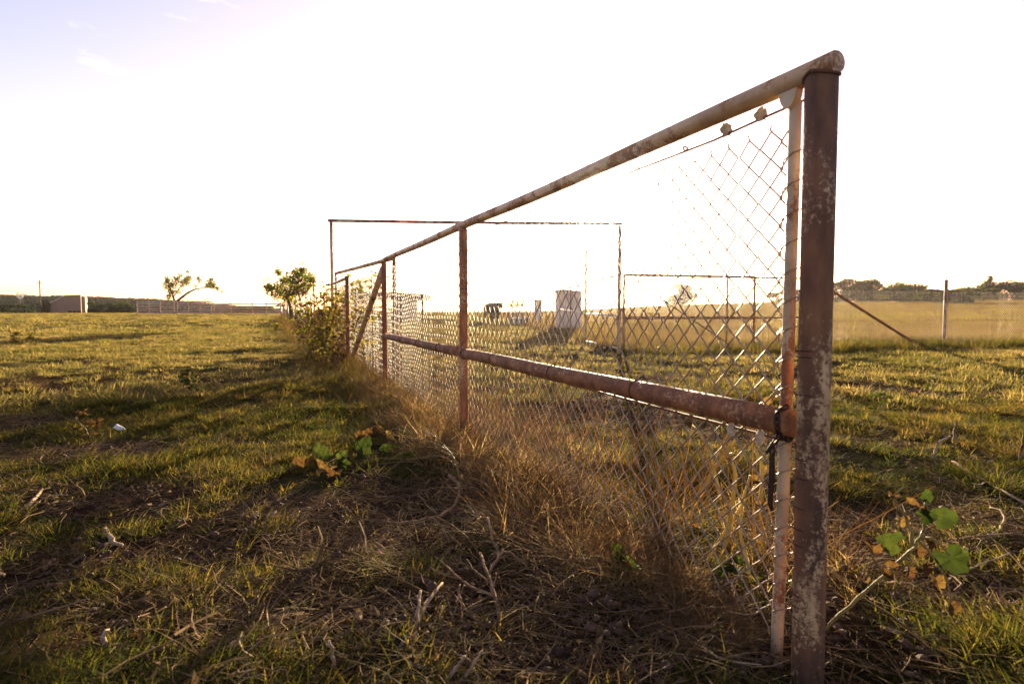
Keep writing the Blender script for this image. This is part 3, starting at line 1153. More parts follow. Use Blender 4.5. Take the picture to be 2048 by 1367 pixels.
# ------------------------------------------------------------------ trees and bushes
def leaf_cloud(b, centers, nleaf, size, rnd, flat=.5):
    for (c, r) in centers:
        c = Vector(c)
        for _ in range(nleaf):
            while True:
                q = Vector((rnd.uniform(-1, 1), rnd.uniform(-1, 1), rnd.uniform(-1, 1)))
                if q.length < 1:
                    break
            q = q * (.55 + .45 * q.length)
            p = c + Vector((q.x * r[0], q.y * r[1], q.z * r[2]))
            a = Vector((rnd.gauss(0, 1), rnd.gauss(0, 1), rnd.gauss(0, flat))).normalized()
            w = a.cross(Vector((rnd.gauss(0, 1), rnd.gauss(0, 1), rnd.gauss(0, 1)))).normalized()
            s = size * rnd.uniform(.6, 1.3)
            V = [p - a * s * .5, p + w * s * .28 - a * s * .05, p + a * s * .5, p - w * s * .28 - a * s * .05]
            b.add([tuple(v) for v in V], [(0, 1, 2, 3)], rnd.random())


def limb(b, p0, p1, r0, r1, rnd, seg=5, bend=.12, sides=6):
    p0, p1 = Vector(p0), Vector(p1)
    L = (p1 - p0).length
    pts = []; rs = []
    off = Vector((rnd.uniform(-1, 1), rnd.uniform(-1, 1), rnd.uniform(-.3, .8))) * L * bend
    for k in range(seg + 1):
        t = k / seg
        p = p0.lerp(p1, t) + off * math.sin(math.pi * t) + Vector((rnd.uniform(-1, 1), rnd.uniform(-1, 1), rnd.uniform(-1, 1))) * L * .02
        pts.append(p); rs.append(r0 + (r1 - r0) * t)
    pts[0] = p0; pts[-1] = p1
    b.tube(pts, rs, sides)
    return pts


def bush(name, label, cat, base, w, h, mat, seed, nclust=16, nleaf=70, leaf=None, group=None, trunk=.08, lift=.15, clump=.28):
    rnd = random.Random(seed)
    base = Vector(base)
    t = thing(name, base, label, cat, group)
    leaf = leaf or h * .07
    cl = []
    tb = MB()
    fork = base + Vector((rnd.uniform(-.05, .05) * w, 0, h * lift))
    limb(tb, base - Vector((0, 0, .1)), fork, h * trunk * .5, h * trunk * .36, rnd, 3, .05)
    for k in range(nclust):
        an = rnd.uniform(0, 2 * math.pi); rad = math.sqrt(rnd.random())
        zz = rnd.uniform(lift * .8, .92)
        env = math.sin(math.pi * min(.98, .12 + .80 * zz)) ** .6
        c = base + Vector((math.cos(an) * rad * w * .5 * env * .85, math.sin(an) * rad * w * .4 * env, zz * h))
        s = rnd.uniform(.65, 1.2) * clump
        cl.append((c, (w * s * .55, w * s * .5, h * s * .5)))
        limb(tb, fork, c, h * trunk * .2, h * trunk * .05, rnd, 4, .1, 5)
    tb.build('trunk', M['bark'], t, True)
    lb = MB(); leaf_cloud(lb, cl, nleaf, leaf, rnd)
    lb.build('crown', mat, t)
    return t


def ground_at(px, depth):
    k = (px - 1024) / F
    x = k * depth
    return Vector((x, depth, h1(x, depth)))


# small dense tree against the wire fence
def fence_tree():
    D = 29.0
    base = ground_at(583, D); base.z -= .05
    s = D / F
    t = thing('leafy_tree', base, 'small dense green tree with backlit yellow leaves against the wire fence', 'tree')
    rnd = random.Random(5)
    Q = lambda px, py, dy=0: at(px, py, D + dy)
    tb = MB()
    fork = Q(577, 600)
    tb.tube([base - Vector((0, 0, .2)), Q(582, 622), fork], [.10, .085, .07], 8)
    cl = []
    spots = [(545, 578, 15), (556, 588, 13), (567, 572, 16), (578, 585, 15), (590, 575, 16), (600, 562, 16), (612, 553, 13), (585, 555, 15), (600, 580, 12), (570, 560, 10), (557, 545, 7), (622, 560, 9), (595, 543, 10), (538, 574, 8), (575, 595, 11), (606, 540, 7), (615, 572, 9)]
    for px, py, r in spots:
        dy = rnd.uniform(-.7, .7)
        c = Q(px, py, dy)
        cl.append((c, (r * s * 1.25, r * s * 1.5, r * s * 1.0)))
        limb(tb, fork, c, .04, .008, rnd, 4, .08, 5)
    tb.build('trunk', M['bark'], t, True)
    lb = MB()
    for c, r in cl:
        leaf_cloud(lb, [(c, r)], int(430 * r[0] * 2), .11, rnd)
    # ragged sprays beyond the crown
    for px, py in ((533, 560), (553, 538), (560, 533), (590, 533), (612, 530), (600, 528), (628, 542), (626, 565), (545, 596), (535, 585), (531, 572), (530, 566), (540, 557), (622, 535), (630, 552), (618, 580)):
        c = Q(px, py, rnd.uniform(-.4, .4)); leaf_cloud(lb, [(c, (.26, .26, .22))], 34, .09, rnd)
    lb.build('crown', M['tree_leaf'], t)


fence_tree()


def leaning_tree():
    D = 90.0
    s = D / F
    base = ground_at(352, D)
    t = thing('mesquite_tree', base, 'spindly tree with a long leaning limb behind the plank corral', 'tree')
    rnd = random.Random(9)
    Q = lambda px, py, dy=0: at(px, py, D + dy)
    tb = MB()
    fork = Q(352, 604)
    tb.tube([base - Vector((0, 0, .2)), fork], [.30, .26], 8)
    def br(pts, r0, r1):
        k = len(pts)
        tb.tube([Q(*p) for p in pts], [r0 + (r1 - r0) * i / (k - 1) for i in range(k)], 6)
    br([(350, 604), (347, 595), (342, 580), (336, 560), (334, 545)], .20, .04)
    br([(352, 604), (364, 594), (376, 585), (388, 579), (398, 577)], .22, .10)
    br([(398, 577), (408, 575), (420, 572), (432, 574)], .10, .03)
    br([(347, 594), (356, 580), (366, 566), (374, 556)], .10, .03)
    br([(364, 593), (380, 600), (396, 601), (412, 604)], .06, .02)
    br([(376, 586), (400, 592), (420, 600)], .05, .015)
    br([(390, 579), (396, 566), (398, 556)], .06, .02)
    br([(336, 560), (334, 548), (333, 538)], .04, .01)
    tb.build('trunk', M['bark'], t, True)
    lb = MB()
    for px, py, r, nn in [(336, 572, 9, 110), (335, 560, 7, 70), (343, 585, 7, 80), (338, 594, 5, 40), (347, 570, 7, 60), (356, 562, 7, 60), (372, 562, 8, 90), (376, 556, 6, 50), (366, 570, 6, 40), (396, 556, 4, 22), (400, 562, 4, 18), (421, 566, 8, 90), (426, 572, 6, 60), (415, 572, 6, 40), (435, 577, 4, 30), (445, 582, 3, 12), (422, 558, 4, 20), (360, 550, 5, 26), (375, 543, 3, 14), (350, 556, 6, 34), (390, 570, 5, 16), (358, 582, 6, 26), (412, 602, 6, 14)]:
        leaf_cloud(lb, [(Q(px, py, rnd.uniform(-2, 2)), (r * s * 1.2, r * s * 1.3, r * s * 1.2))], int(nn * 3.2), .26, rnd)
    lb.build('crown', M['tree_light'], t)


leaning_tree()

BUSH = [  # px, depth, width px, height px, material, label
    (1688, 118, 62, 46, 'bush_dark', 'tall ragged dark bush just beside the near corner post, beyond the dry field'),
    (1728, 112, 54, 44, 'bush_light', 'sparse feathery shrub with tall thin sprays beyond the brace of the boundary fence'),
    (1764, 121, 56, 30, 'bush_light', 'yellowish green shrub left of the big rounded dark bush on the field edge'),
    (1808, 116, 74, 40, 'bush_dark', 'big rounded dark green bush in the middle of the field edge'),
    (1855, 124, 62, 26, 'bush_light', 'low pale scrub just left of the fence line post'),
    (1893, 82, 84, 27, 'bush_dark', 'low dark bush standing forward in the dry field behind the line post'),
    (1925, 118, 66, 30, 'bush_light', 'pale olive scrub just right of the fence line post'),
    (1966, 106, 44, 26, 'bush_light', 'bright yellow-green shrub in front of the dark thicket at the right edge'),
    (2008, 122, 84, 44, 'bush_dark', 'wide dark thicket near the right edge of the field'),
    (2062, 120, 70, 40, 'bush_dark', 'dark bush cut off by the right edge of the picture'),
    (1572, 120, 58, 30, 'bush_light', 'hazy pale shrub seen through the mesh beside the cream bar'),
    (1640, 120, 44, 34, 'bush_light', 'hazy shrub half hidden behind the near corner post'),
]
for k, (px, D, w, h, mt, lb_) in enumerate(BUSH):
    b0 = ground_at(px, D)
    sc = D / F
    bush('field_bush', lb_, 'bush', b0, w * sc * 1.4, h * sc * 1.0, M[mt], 100 + k, 30, 190, leaf=.46, group='bushes along the far edge of the dry field', lift=.10, clump=.34)
bush('field_tree', 'rounded tree standing alone in the glare behind the open gate', 'tree', ground_at(1360, 110), 62 * 110 / F, 42 * 110 / F, M['tree_light'], 201, 40, 190, leaf=.40, lift=.20, clump=.34)
tu = ground_at(1975, 124); 
bush('umbrella_tree', 'small flat-topped tree rising above the thicket at the right', 'tree', tu, 26 * 124 / F, 56 * 124 / F, M['bush_dark'], 202, 9, 60, leaf=.34, lift=.80, trunk=.05, clump=.22)
for k, (px, D, w, h, mt, lb_) in enumerate([
    (32, 160, 78, 18, 'bush_dark', 'dark low bush at the left edge below the windmill'),
    (94, 146, 18, 26, 'tree_light', 'slim yellow-green young tree beside the sloping barn wall'),
    (205, 150, 54, 22, 'bush_dark', 'dark bush just right of the tan barn'),
    (250, 155, 50, 20, 'bush_dark', 'dark bush between the barn and the plank corral'),
    (480, 130, 50, 14, 'bush_light', 'low brush behind the far corral, left of its middle post'),
    (520, 128, 60, 15, 'bush_light', 'low brush behind the far corral near the leafy tree'),
]):
    b0 = ground_at(px, D)
    bush('field_bush', lb_, 'bush', b0, w * D / F, h * D / F, M[mt], 300 + k, 18, 150, leaf=.5, lift=.1, clump=.34)


# ------------------------------------------------------------------ corral, barn, sheds, pole, windmill
def corral(label, px0, px1, D, posts, top, rows, mat, dd=0.0):
    a = ground_at(px0, D); b2 = ground_at(px1, D + dd)
    d = (b2 - a); d.z = 0; L = d.length; d.normalize()
    t = thing('corral_fence', a, label, 'corral', 'corral fences across the far side of the pasture')
    rot = Matrix.Rotation(math.atan2(d.y, d.x), 3, 'Z')
    us = [(p - px0) / (px1 - px0) * L for p in posts]
    for u in us:
        x, y = a.x + d.x * u, a.y + d.y * u
        g = h1(x, y)
        hh = top + random.uniform(-.05, .15)
        pipe('post', [Vector((x, y, g - .4)), Vector((x, y, g + hh))], .075, mat, t, 8)
    for i in range(len(us) - 1):
        for k in range(rows):
            u0, u1 = us[i], us[i + 1]
            um = (u0 + u1) / 2
            x, y = a.x + d.x * um, a.y + d.y * um
            g = h1(x, y)
            z = g + .22 + (top - .34) * k / (rows - 1) + random.uniform(-.03, .03)
            b = MB()
            R = rot @ Matrix.Rotation(random.uniform(-.010, .010), 3, 'Y')
            b.box((x - d.y * -.09, y - .09, z), (u1 - u0 + .1, .045, (top / rows) * random.uniform(.42, .62)), R)
            b.build('plank', mat, t)
    return t


corral('weathered plank corral in front of the leaning tree', 275, 424, 82, [276, 299, 322, 349, 377, 401, 424], 1.95, 6, M['plank'])
corral('darker low plank corral between the leaning tree and the wire fence', 428, 562, 92, [429, 465, 508, 535, 561], 1.75, 5, M['plank'], -6)


def barn():
    D = 150.0
    B = Vector(((164 - 1024) / F * D, D, 0))
    e = Vector((.835, .55, 0)); v = Vector((-.55, .835, 0))
    base = ground_at(130, D)
    t = thing('barn', base, 'tan sloping-roofed barn in front of the wooded hill', 'barn')
    zb = base.z - .5

    def W(px, py=None, out=0.0):
        """point of the facade seen at a pixel (py None: foot of the wall)"""
        k = (px - 1024) / F
        q = (k * B.y - B.x) / (e.x - k * e.y)
        p = B + e * q - v * out
        return Vector((p.x, p.y, zb if py is None else CAM_H + (HZ - py) * p.y / F))
    w = MB()
    w.prism([W(88), W(164), W(164, 591), W(134, 591.5), W(104, 606), W(88, 616)], v * 10)
    w.build('wall', M['barn'], t)
    r = MB()
    r.prism([W(85, 617.3, .3), W(103, 606, .3), W(134, 591.3, .3), W(165, 590.6, .3), W(165, 589.2, .3), W(133, 589.9, .3), W(102, 604.8, .3), W(85, 616, .3)], v * 10.6)
    r.build('roof', M['tin'], t)
    b = MB(); b.prism([W(164.2, None, -2), W(171.5, None, -2), W(171.5, 593, -2), W(164.2, 592, -2)], v * 7); b.build('sunlit_side', M['barn_lit'], t)  # slab for the barn's sunlit side, its brightness put into the colour
    for a, c in ((137, 145), (147, 153), (155, 163)):
        b = MB(); b.prism([W(a, 628, .04), W(c, 628, .04), W(c, 621, .04), W(a, 621, .04)], v * .1); b.build('opening_shade', M['dark'], t)  # dark panels laid on the wall, standing for shaded openings
    for px in (114, 124, 134, 144, 154):
        b = MB(); b.prism([W(px - .25, 617, .05), W(px + .25, 617, .05), W(px + .25, 601, .05), W(px - .25, 601, .05)], v * .06); b.build('wall_rib', M['barn'], t)


barn()

p0 = ground_at(83, 165)
up = thing('utility_pole', p0, 'tall thin utility pole left of the tan barn', 'pole')
zt = at(83, 560, 165).z
pipe('pole', [p0 - Vector((0, 0, .5)), Vector((p0.x, p0.y, zt))], .16, M['bark'], up, 10)
b = MB(); b.box((p0.x, p0.y - .12, zt - .9), (1.6, .12, .16)); b.build('crossarm', M['bark'], up)
for dx in (-.6, .6):
    b = MB(); b.tube([Vector((p0.x + dx, p0.y - .12, zt - .82)), Vector((p0.x + dx, p0.y - .12, zt - .5))], [.09, .05], 8); b.build('insulator', M['iron'], up)


def windmill():
    D = 185.0
    base = ground_at(40, D); hub = at(40, 589.5, D)
    t = thing('windmill', base, 'round pale windmill wheel in front of the wooded hill', 'windmill')
    for sx in (-1, 1):
        for sy in (-1, 1):
            pipe('tower_leg', [base + Vector((sx * .9, sy * .9, -.2)), hub + Vector((sx * .12, .4 + sy * .12, -.2))], .035, M['iron'], t, 6)
    for f in (.3, .6, .8):
        w = .9 * (1 - f) + .12 * f
        z = base.z + (hub.z - base.z) * f
        pipe('girt', [Vector((base.x - w, base.y + .2, z)), Vector((base.x + w, base.y + .2, z))], .02, M['iron'], t, 5)
    R = 1.30
    for k in range(18):
        a0 = 2 * math.pi * k / 18
        if k in (3, 4, 5, 15):
            continue
        b = MB()
        u = Vector((math.cos(a0), 0, math.sin(a0))); v = Vector((-math.sin(a0), .5, math.cos(a0))).normalized()
        b.prism([hub + u * .35 - v * .07, hub + u * R - v * .22, hub + u * R + v * .22, hub + u * .35 + v * .07], Vector((0, .012, 0)))
        b.build('blade', M['pale_metal'], t)
    b = MB(); ring(b, hub, (0, 1, 0), R * .82, .02, 1, 0, 0, 30); ring(b, hub, (0, 1, 0), R * .45, .02, 1, 0, 0, 24); b.build('rim', M['iron'], t)
    b = MB(); b.ball(hub + Vector((0, .2, 0)), (.16, .3, .16), 1, 8, 6, 0); b.build('hub', M['iron'], t)
    b = MB(); b.prism([hub + Vector((.2, .6, -.1)), hub + Vector((.5, 2.0, -.35)), hub + Vector((.5, 2.0, .35)), hub + Vector((.2, .6, .1))], Vector((.02, 0, 0))); b.build('tail_vane', M['pale_metal'], t)


windmill()


def shed():
    D = 46.0
    s = D / F
    X = lambda px: (px - 1024) * s
    z = lambda py: CAM_H + (HZ - py) * s
    g = h1(X(770), D)
    t = thing('open_shed', Vector((X(770), D, g)), 'long low open shed with a dark roof edge behind the mesh', 'shed')
    b = MB(); b.prism([(X(690), D, z(596)), (X(690), D, z(584)), (X(770), D, z(583.5)), (X(770), D, z(596))], (0, 5, 0)); b.build('fascia', M['bark'], t)
    b = MB(); b.prism([(X(770.2), D, z(597)), (X(770.2), D, z(583.5)), (X(847), D, z(588)), (X(847), D, z(600))], (0, 5, 0)); b.build('fascia', M['bark'], t)
    for px in (692, 712, 735, 768, 800, 845):
        b = MB(); b.box((X(px), D + .2, (z(598) + g) / 2), (.14, .14, z(598) - g)); b.build('post', M['bark'], t)
    b = MB(); b.box((X(812), D + .32, (z(600) + g) / 2), (X(845) - X(802), .08, z(600) - g + .1)); b.build('wall_panel', M['plank'], t)
    for k in range(3):
        b = MB(); b.box((X(735), D + .1, g + .35 + .35 * k), (X(768) - X(694), .05, .14)); b.build('rail', M['plank'], t)


shed()


def boxes():
    # tin loading box behind the pen fence
    D = 24.0; s = D / F
    X = lambda px: (px - 1024) * s
    z = lambda py: CAM_H + (HZ - py) * s
    g = h1(X(1138), D)
    M['box_tin'] = simple('haze_paled_tin', (.60, .50, .40), .6, .1, scale=2.5, var=.2, bstr=.2)  # tin colour paled to imitate the haze over the box
    t = thing('tin_box', Vector((X(1138), D, g)), 'grey tin-sided loading box with a sagging roof behind the pen fence', 'shed')
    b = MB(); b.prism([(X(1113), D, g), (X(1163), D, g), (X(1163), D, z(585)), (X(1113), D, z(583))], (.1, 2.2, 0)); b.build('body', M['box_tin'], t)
    b = MB(); b.prism([(X(1110), D - .12, z(582.5)), (X(1166), D - .12, z(584.5)), (X(1166), D - .12, z(582)), (X(1122), D - .12, z(578.5)), (X(1110), D - .12, z(580))], (.1, 2.5, 0)); b.build('roof', M['tin'], t)
    for px in (1121, 1130, 1140, 1150, 1159):
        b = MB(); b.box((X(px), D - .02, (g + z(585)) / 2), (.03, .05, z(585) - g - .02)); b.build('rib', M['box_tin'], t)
    D = 40.0
    s2 = D / F
    for px0, px1, py, lb_ in ((1017, 1046, 599, 'slatted wooden pen panel beyond the trough'), (1069, 1083, 601, 'small square tin bin among the far pen posts')):
        x0, x1 = (px0 - 1024) * s2, (px1 - 1024) * s2
        zt_ = CAM_H + (HZ - py) * s2
        g = h1((x0 + x1) / 2, D)
        if px0 < 1050:
            t = thing('slatted_hurdle', Vector(((x0 + x1) / 2, D, g)), lb_, 'hurdle')
            for k in range(9):
                xx = x0 + (x1 - x0) * k / 8
                b = MB(); b.box((xx, D, (g + zt_) / 2 + random.uniform(-.03, .03)), ((x1 - x0) / 13, .04, zt_ - g)); b.build('slat', M['plank'], t)
            for f in (.25, .75):
                b = MB(); b.box(((x0 + x1) / 2, D + .05, g + (zt_ - g) * f), (x1 - x0, .05, .1)); b.build('crossbar', M['plank'], t)
        else:
            t = thing('tin_bin', Vector(((x0 + x1) / 2, D, g)), lb_, 'bin')
            b = MB(); b.box(((x0 + x1) / 2, D, (g + zt_) / 2), (x1 - x0, .6, zt_ - g)); b.build('body', M['tin'], t)
            b = MB(); b.box(((x0 + x1) / 2, D, zt_ + .04), (x1 - x0 + .1, .7, .06)); b.build('lid', M['tin'], t)
    # trough
    D = 34.0
    c = ground_at(1041, D)
    t = thing('water_trough', c, 'low green-grey water trough with a pale rim beside the pen posts', 'trough')
    ww = .52
    b = MB()
    for sx in (-1, 1):
        b.box((c.x + sx * ww, c.y, c.z + .2), (.05, .7, .42))
    for sy in (-1, 1):
        b.box((c.x, c.y + sy * .37, c.z + .2), (ww * 2 + .05, .05, .42))
    b.build('tub', simple('trough_paint', (.14, .17, .15), .6, scale=4), t)
    b = MB()
    for sx in (-1, 1):
        b.box((c.x + sx * ww, c.y, c.z + .43), (.10, .86, .05))
    for sy in (-1, 1):
        b.box((c.x, c.y + sy * .39, c.z + .432), (ww * 2 - .1, .10, .05))
    b.build('rim', M['pale_metal'], t)
    b = MB(); b.box((c.x, c.y, c.z + .33), (ww * 2 - .06, .7, .01)); b.build('water', simple('trough_water', (.03, .035, .03), .08, scale=2, bstr=.05), t)


boxes()


def cow():
    D = 39.0
    base = ground_at(985, D)
    t = thing('cow', base, 'black cow standing in the pasture behind the second fence post', 'cow')
    # skeleton: x forward, z up, metres
    J = {
        'pel': (-.62, 0, 1.08, .34), 'b1': (-.30, 0, .98, .42), 'b2': (.10, 0, .96, .43), 'sh': (.50, 0, 1.06, .38), 'br': (.72, 0, 1.06, .28),
        'n1': (.92, 0, 1.14, .20), 'n2': (1.10, 0, 1.20, .165), 'hd': (1.26, 0, 1.22, .145), 'mz': (1.48, 0, 1.04, .10), 'ns': (1.56, 0, .98, .080),
        'rp': (-.86, 0, 1.14, .17), 't1': (-.97, 0, 1.08, .040), 't2': (-1.00, 0, .75, .028), 't3': (-1.0, 0, .48, .050),
    }
    E = [('pel', 'b1'), ('b1', 'b2'), ('b2', 'sh'), ('sh', 'br'), ('br', 'n1'), ('n1', 'n2'), ('n2', 'hd'), ('hd', 'mz'), ('mz', 'ns'), ('pel', 'rp'), ('rp', 't1'), ('t1', 't2'), ('t2', 't3')]
    for s, nm in ((-1, 'l'), (1, 'r')):
        dx = .07 * s
        J['h1' + nm] = (-.62 + dx * .3, s * .20, .82, .165); J['h2' + nm] = (-.56 + dx, s * .21, .64, .115); J['h3' + nm] = (-.76 + dx, s * .20, .42, .060)
        J['h4' + nm] = (-.72 + dx, s * .20, .14, .048); J['h5' + nm] = (-.67 + dx, s * .20, .03, .058)
        E += [('pel', 'h1' + nm), ('h1' + nm, 'h2' + nm), ('h2' + nm, 'h3' + nm), ('h3' + nm, 'h4' + nm), ('h4' + nm, 'h5' + nm)]
        J['f1' + nm] = (.56 - dx * .3, s * .19, .80, .125); J['f2' + nm] = (.54 - dx, s * .19, .58, .085); J['f3' + nm] = (.56 - dx, s * .18, .34, .060)
        J['f4' + nm] = (.55 - dx, s * .18, .12, .046); J['f5' + nm] = (.59 - dx, s * .18, .03, .056)
        E += [('sh', 'f1' + nm), ('f1' + nm, 'f2' + nm), ('f2' + nm, 'f3' + nm), ('f3' + nm, 'f4' + nm), ('f4' + nm, 'f5' + nm)]
        J['e1' + nm] = (1.22, s * .12, 1.29, .045); J['e2' + nm] = (1.18, s * .27, 1.29, .050); J['e3' + nm] = (1.17, s * .34, 1.26, .018)
        E += [('hd', 'e1' + nm), ('e1' + nm, 'e2' + nm), ('e2' + nm, 'e3' + nm)]
    names = list(J)
    ang = math.radians(-64)     # mostly facing the camera, turned to the right
    ca, sa = math.cos(ang), math.sin(ang)
    V = []
    for nme in names:
        x, y, z, r = J[nme]
        V.append((base.x + x * ca - y * sa, base.y + x * sa + y * ca, base.z + z))
    me = bpy.data.meshes.new('body')
    me.from_pydata(V, [(names.index(a), names.index(c)) for a, c in E], [])
    o = link('body', me, t)
    md = o.modifiers.new('skin', 'SKIN')
    sv = me.skin_vertices[0].data if me.skin_vertices else None
    if sv is None:
        bpy.context.view_layer.objects.active = o
        bpy.ops.mesh.customdata_skin_add()
        sv = me.skin_vertices[0].data
    for i, nme in enumerate(names):
        r = J[nme][3]
        r *= 1.35 if nme[0] in 'hf' and nme != 'hd' else 1.0
        sv[i].radius = (r, r)
        sv[i].use_root = nme == 'pel'
    o.modifiers.new('sub', 'SUBSURF').levels = 2
    o.modifiers['sub'].render_levels = 2
    me.materials.append(M['hide'])


cow()


# ------------------------------------------------------------------ grass, litter and weeds (stuff)
def blades(n, R, h0, h1_, w, lean=.5, droop=.6, seed=0, flat=0.0, segs=(0, .38, .72), rbias=1.0):
    rnd = np.random.default_rng(seed)
    b = MB()
    for _ in range(n):
        an = rnd.uniform(0, 2 * math.pi); rr = R * rnd.random() ** (.5 * rbias)
        bx, by = rr * math.cos(an), rr * math.sin(an)
        h = h0 + (h1_ - h0) * rnd.random() ** 1.4
        da = an + rnd.normal(0, 1.0)
        dx, dy = math.cos(da), math.sin(da)
        l = h * lean * rnd.uniform(.2, 1.4); dr = droop * rnd.uniform(.2, 1.3)
        sx, sy = -dy, dx
        tw = rnd.uniform(-.9, .9)
        V = []
        for t in (*segs, 1.0):
            out = l * t + h * dr * t * t * .7
            z = h * (t - .55 * dr * t * t) * (1 - flat) + .004
            ww = w * (1 - t ** 1.6) * rnd.uniform(.85, 1.15)
            px, py = bx + dx * out, by + dy * out
            c, s = math.cos(tw * t), math.sin(tw * t)
            ex, ey = sx * c + dx * s, sy * c + dy * s
            if t < 1:
                V.append((px - ex * ww / 2, py - ey * ww / 2, z)); V.append((px + ex * ww / 2, py + ey * ww / 2, z))
            else:
                V.append((px, py, z))
        k = len(segs)
        Fc = [(2 * i, 2 * i + 1, 2 * i + 3, 2 * i + 2) for i in range(k - 1)] + [(2 * k - 2, 2 * k - 1, 2 * k)]
        b.add(V, Fc, float(rnd.random()))
    return b


def straws(n, R, L0, L1, r, seed, curl=.25, rise=.22):
    rnd = random.Random(seed)
    b = MB()
    for _ in range(n):
        an = rnd.uniform(0, 6.283); q = R * math.sqrt(rnd.random())
        p = Vector((q * math.cos(an), q * math.sin(an), rnd.uniform(.004, .022)))
        d = rnd.uniform(0, 6.283); L = rnd.uniform(L0, L1)
        dv = Vector((math.cos(d), math.sin(d), rnd.uniform(-.06, rise)))
        side = Vector((-dv.y, dv.x, rnd.uniform(-.3, .8))) * curl * L * rnd.uniform(-1, 1)
        pts = [p + dv * L * t + side * math.sin(math.pi * t) for t in (0, .33, .67, 1)]
        rr = r * rnd.uniform(.6, 1.5)
        b.tube(pts, [rr, rr, rr * .9, rr * .6], 3, cap=False, val=rnd.random())
    return b


def sample(n, r0, r1, az0=-58, az1=58, power=1.0):
    """points round the camera; power 1 gives even density per square metre, 0 even per metre of distance"""
    u = RNG.random(n)
    k = 1 + power
    r = (r0 ** k + (r1 ** k - r0 ** k) * u) ** (1 / k)
    a = np.radians(RNG.uniform(az0, az1, n))
    return r * np.sin(a), r * np.cos(a)


def put(name, x, y, s, sources, label, cat, tilt=.12, sink=.0):
    z = height(x, y) - sink
    n = len(x)
    rot = np.stack([RNG.normal(0, tilt, n), RNG.normal(0, tilt, n), RNG.uniform(0, 6.283, n)], -1)
    ids = RNG.integers(0, len(sources), n)
    return scatter(name, np.stack([x, y, z], -1), rot, s, ids, sources, label, cat)


def band(x, y):
    u, n = fence_uv(x, y)
    return u, n


# short green grass of the pasture, near
src = [(blades(46, .055, .018, .062, .0034, .9, .9, 10 + k), M['green']) for k in range(7)]
x, y = sample(30000, .45, 7.5, power=.55)
g = fbm(x / .55, y / .55, 3, 61)
u, n = band(x, y)
keep = RNG.random(len(x)) < np.clip(1.15 * sstep(.30, .58, g) + .12, 0, 1) * (1 - .93 * soil_mask(x, y))
keep &= ~((n > -.5) & (n < .15) & (u < 3.2) & (RNG.random(len(x)) < .8))
x, y = x[keep], y[keep]
s = RNG.uniform(.6, 1.35, len(x)) * (.75 + .6 * fbm(x / .8, y / .8, 2, 77))
put('short_grass', x, y, s, src, 'short patchy green grass covering the near pasture', 'grass')

# taller green tufts
src = [(blades(40, .035, .05, .15, .0042, .55, .8, 30 + k), M['green']) for k in range(5)]
x, y = sample(2600, .8, 9, power=.7)
g = fbm(x / 1.1, y / 1.1, 3, 63)
keep = RNG.random(len(x)) < sstep(.46, .66, g) * (1 - soil_mask(x, y))
x, y = x[keep], y[keep]
put('grass_tufts', x, y, RNG.uniform(.5, 1.1, len(x)), src, 'taller green grass tufts dotted through the near pasture', 'grass')

# pasture further out
src = [(blades(60, .13, .03, .085, .0075, .8, .7, 50 + k, segs=(0, .5)), M['pasture']) for k in range(6)]
x, y = sample(34000, 6.5, 30, power=.75)
g = fbm(x / 1.2, y / 1.2, 3, 65)
keep = (RNG.random(len(x)) < (sstep(.26, .50, g) * .95 + .08) * (1 - .85 * soil_mask(x, y) * (y < 14))) & (dry_field(x, y) < .4)
x, y = x[keep], y[keep]
put('pasture_grass', x, y, RNG.uniform(.6, 1.4, len(x)) * (.7 + .7 * fbm(x / 2, y / 2, 2, 78)), src, 'grazed yellow-green pasture grass stretching away from the camera', 'grass')
src = [(blades(60, .5, .05, .14, .03, .8, .6, 70 + k, segs=(0,)), M['pasture']) for k in range(5)]
x, y = sample(26000, 26, 150, power=.9)
keep = (dry_field(x, y) < .4) & (RNG.random(len(x)) < sstep(.25, .5, fbm(x / 5, y / 5, 3, 66)) * .9 + .15)
x, y = x[keep], y[keep]
put('far_pasture_grass', x, y, RNG.uniform(.5, 1.3, len(x)), src, 'distant pasture grass running to the corral and barn', 'grass')

# dry field beyond the boundary fence
src = [(blades(70, .16, .12, .42, .006, .35, .5, 90 + k, segs=(0, .45)), M['dry']) for k in range(6)]
x, y = sample(26000, 11, 34, 0, 56, power=.8)
keep = dry_field(x, y) > RNG.random(len(x)) * .9 + .05
x, y = x[keep], y[keep]
put('tall_dry_grass', x, y, RNG.uniform(.45, 1.0, len(x)) * (.6 + .8 * fbm(x / 1.8, y / 1.8, 3, 79)), src, 'tall golden dry grass just beyond the boundary fence', 'grass')
src = [(blades(60, .5, .12, .42, .022, .4, .4, 110 + k, segs=(0,)), M['dry']) for k in range(5)]
x, y = sample(22000, 30, 150, -4, 56, power=.9)
keep = dry_field(x, y) > .5
x, y = x[keep], y[keep]
put('far_dry_grass', x, y, RNG.uniform(.5, 1.2, len(x)) * (.5 + .9 * fbm(x / 6, y / 6, 3, 80)), src, 'golden dry grass field running up to the bushes', 'grass')

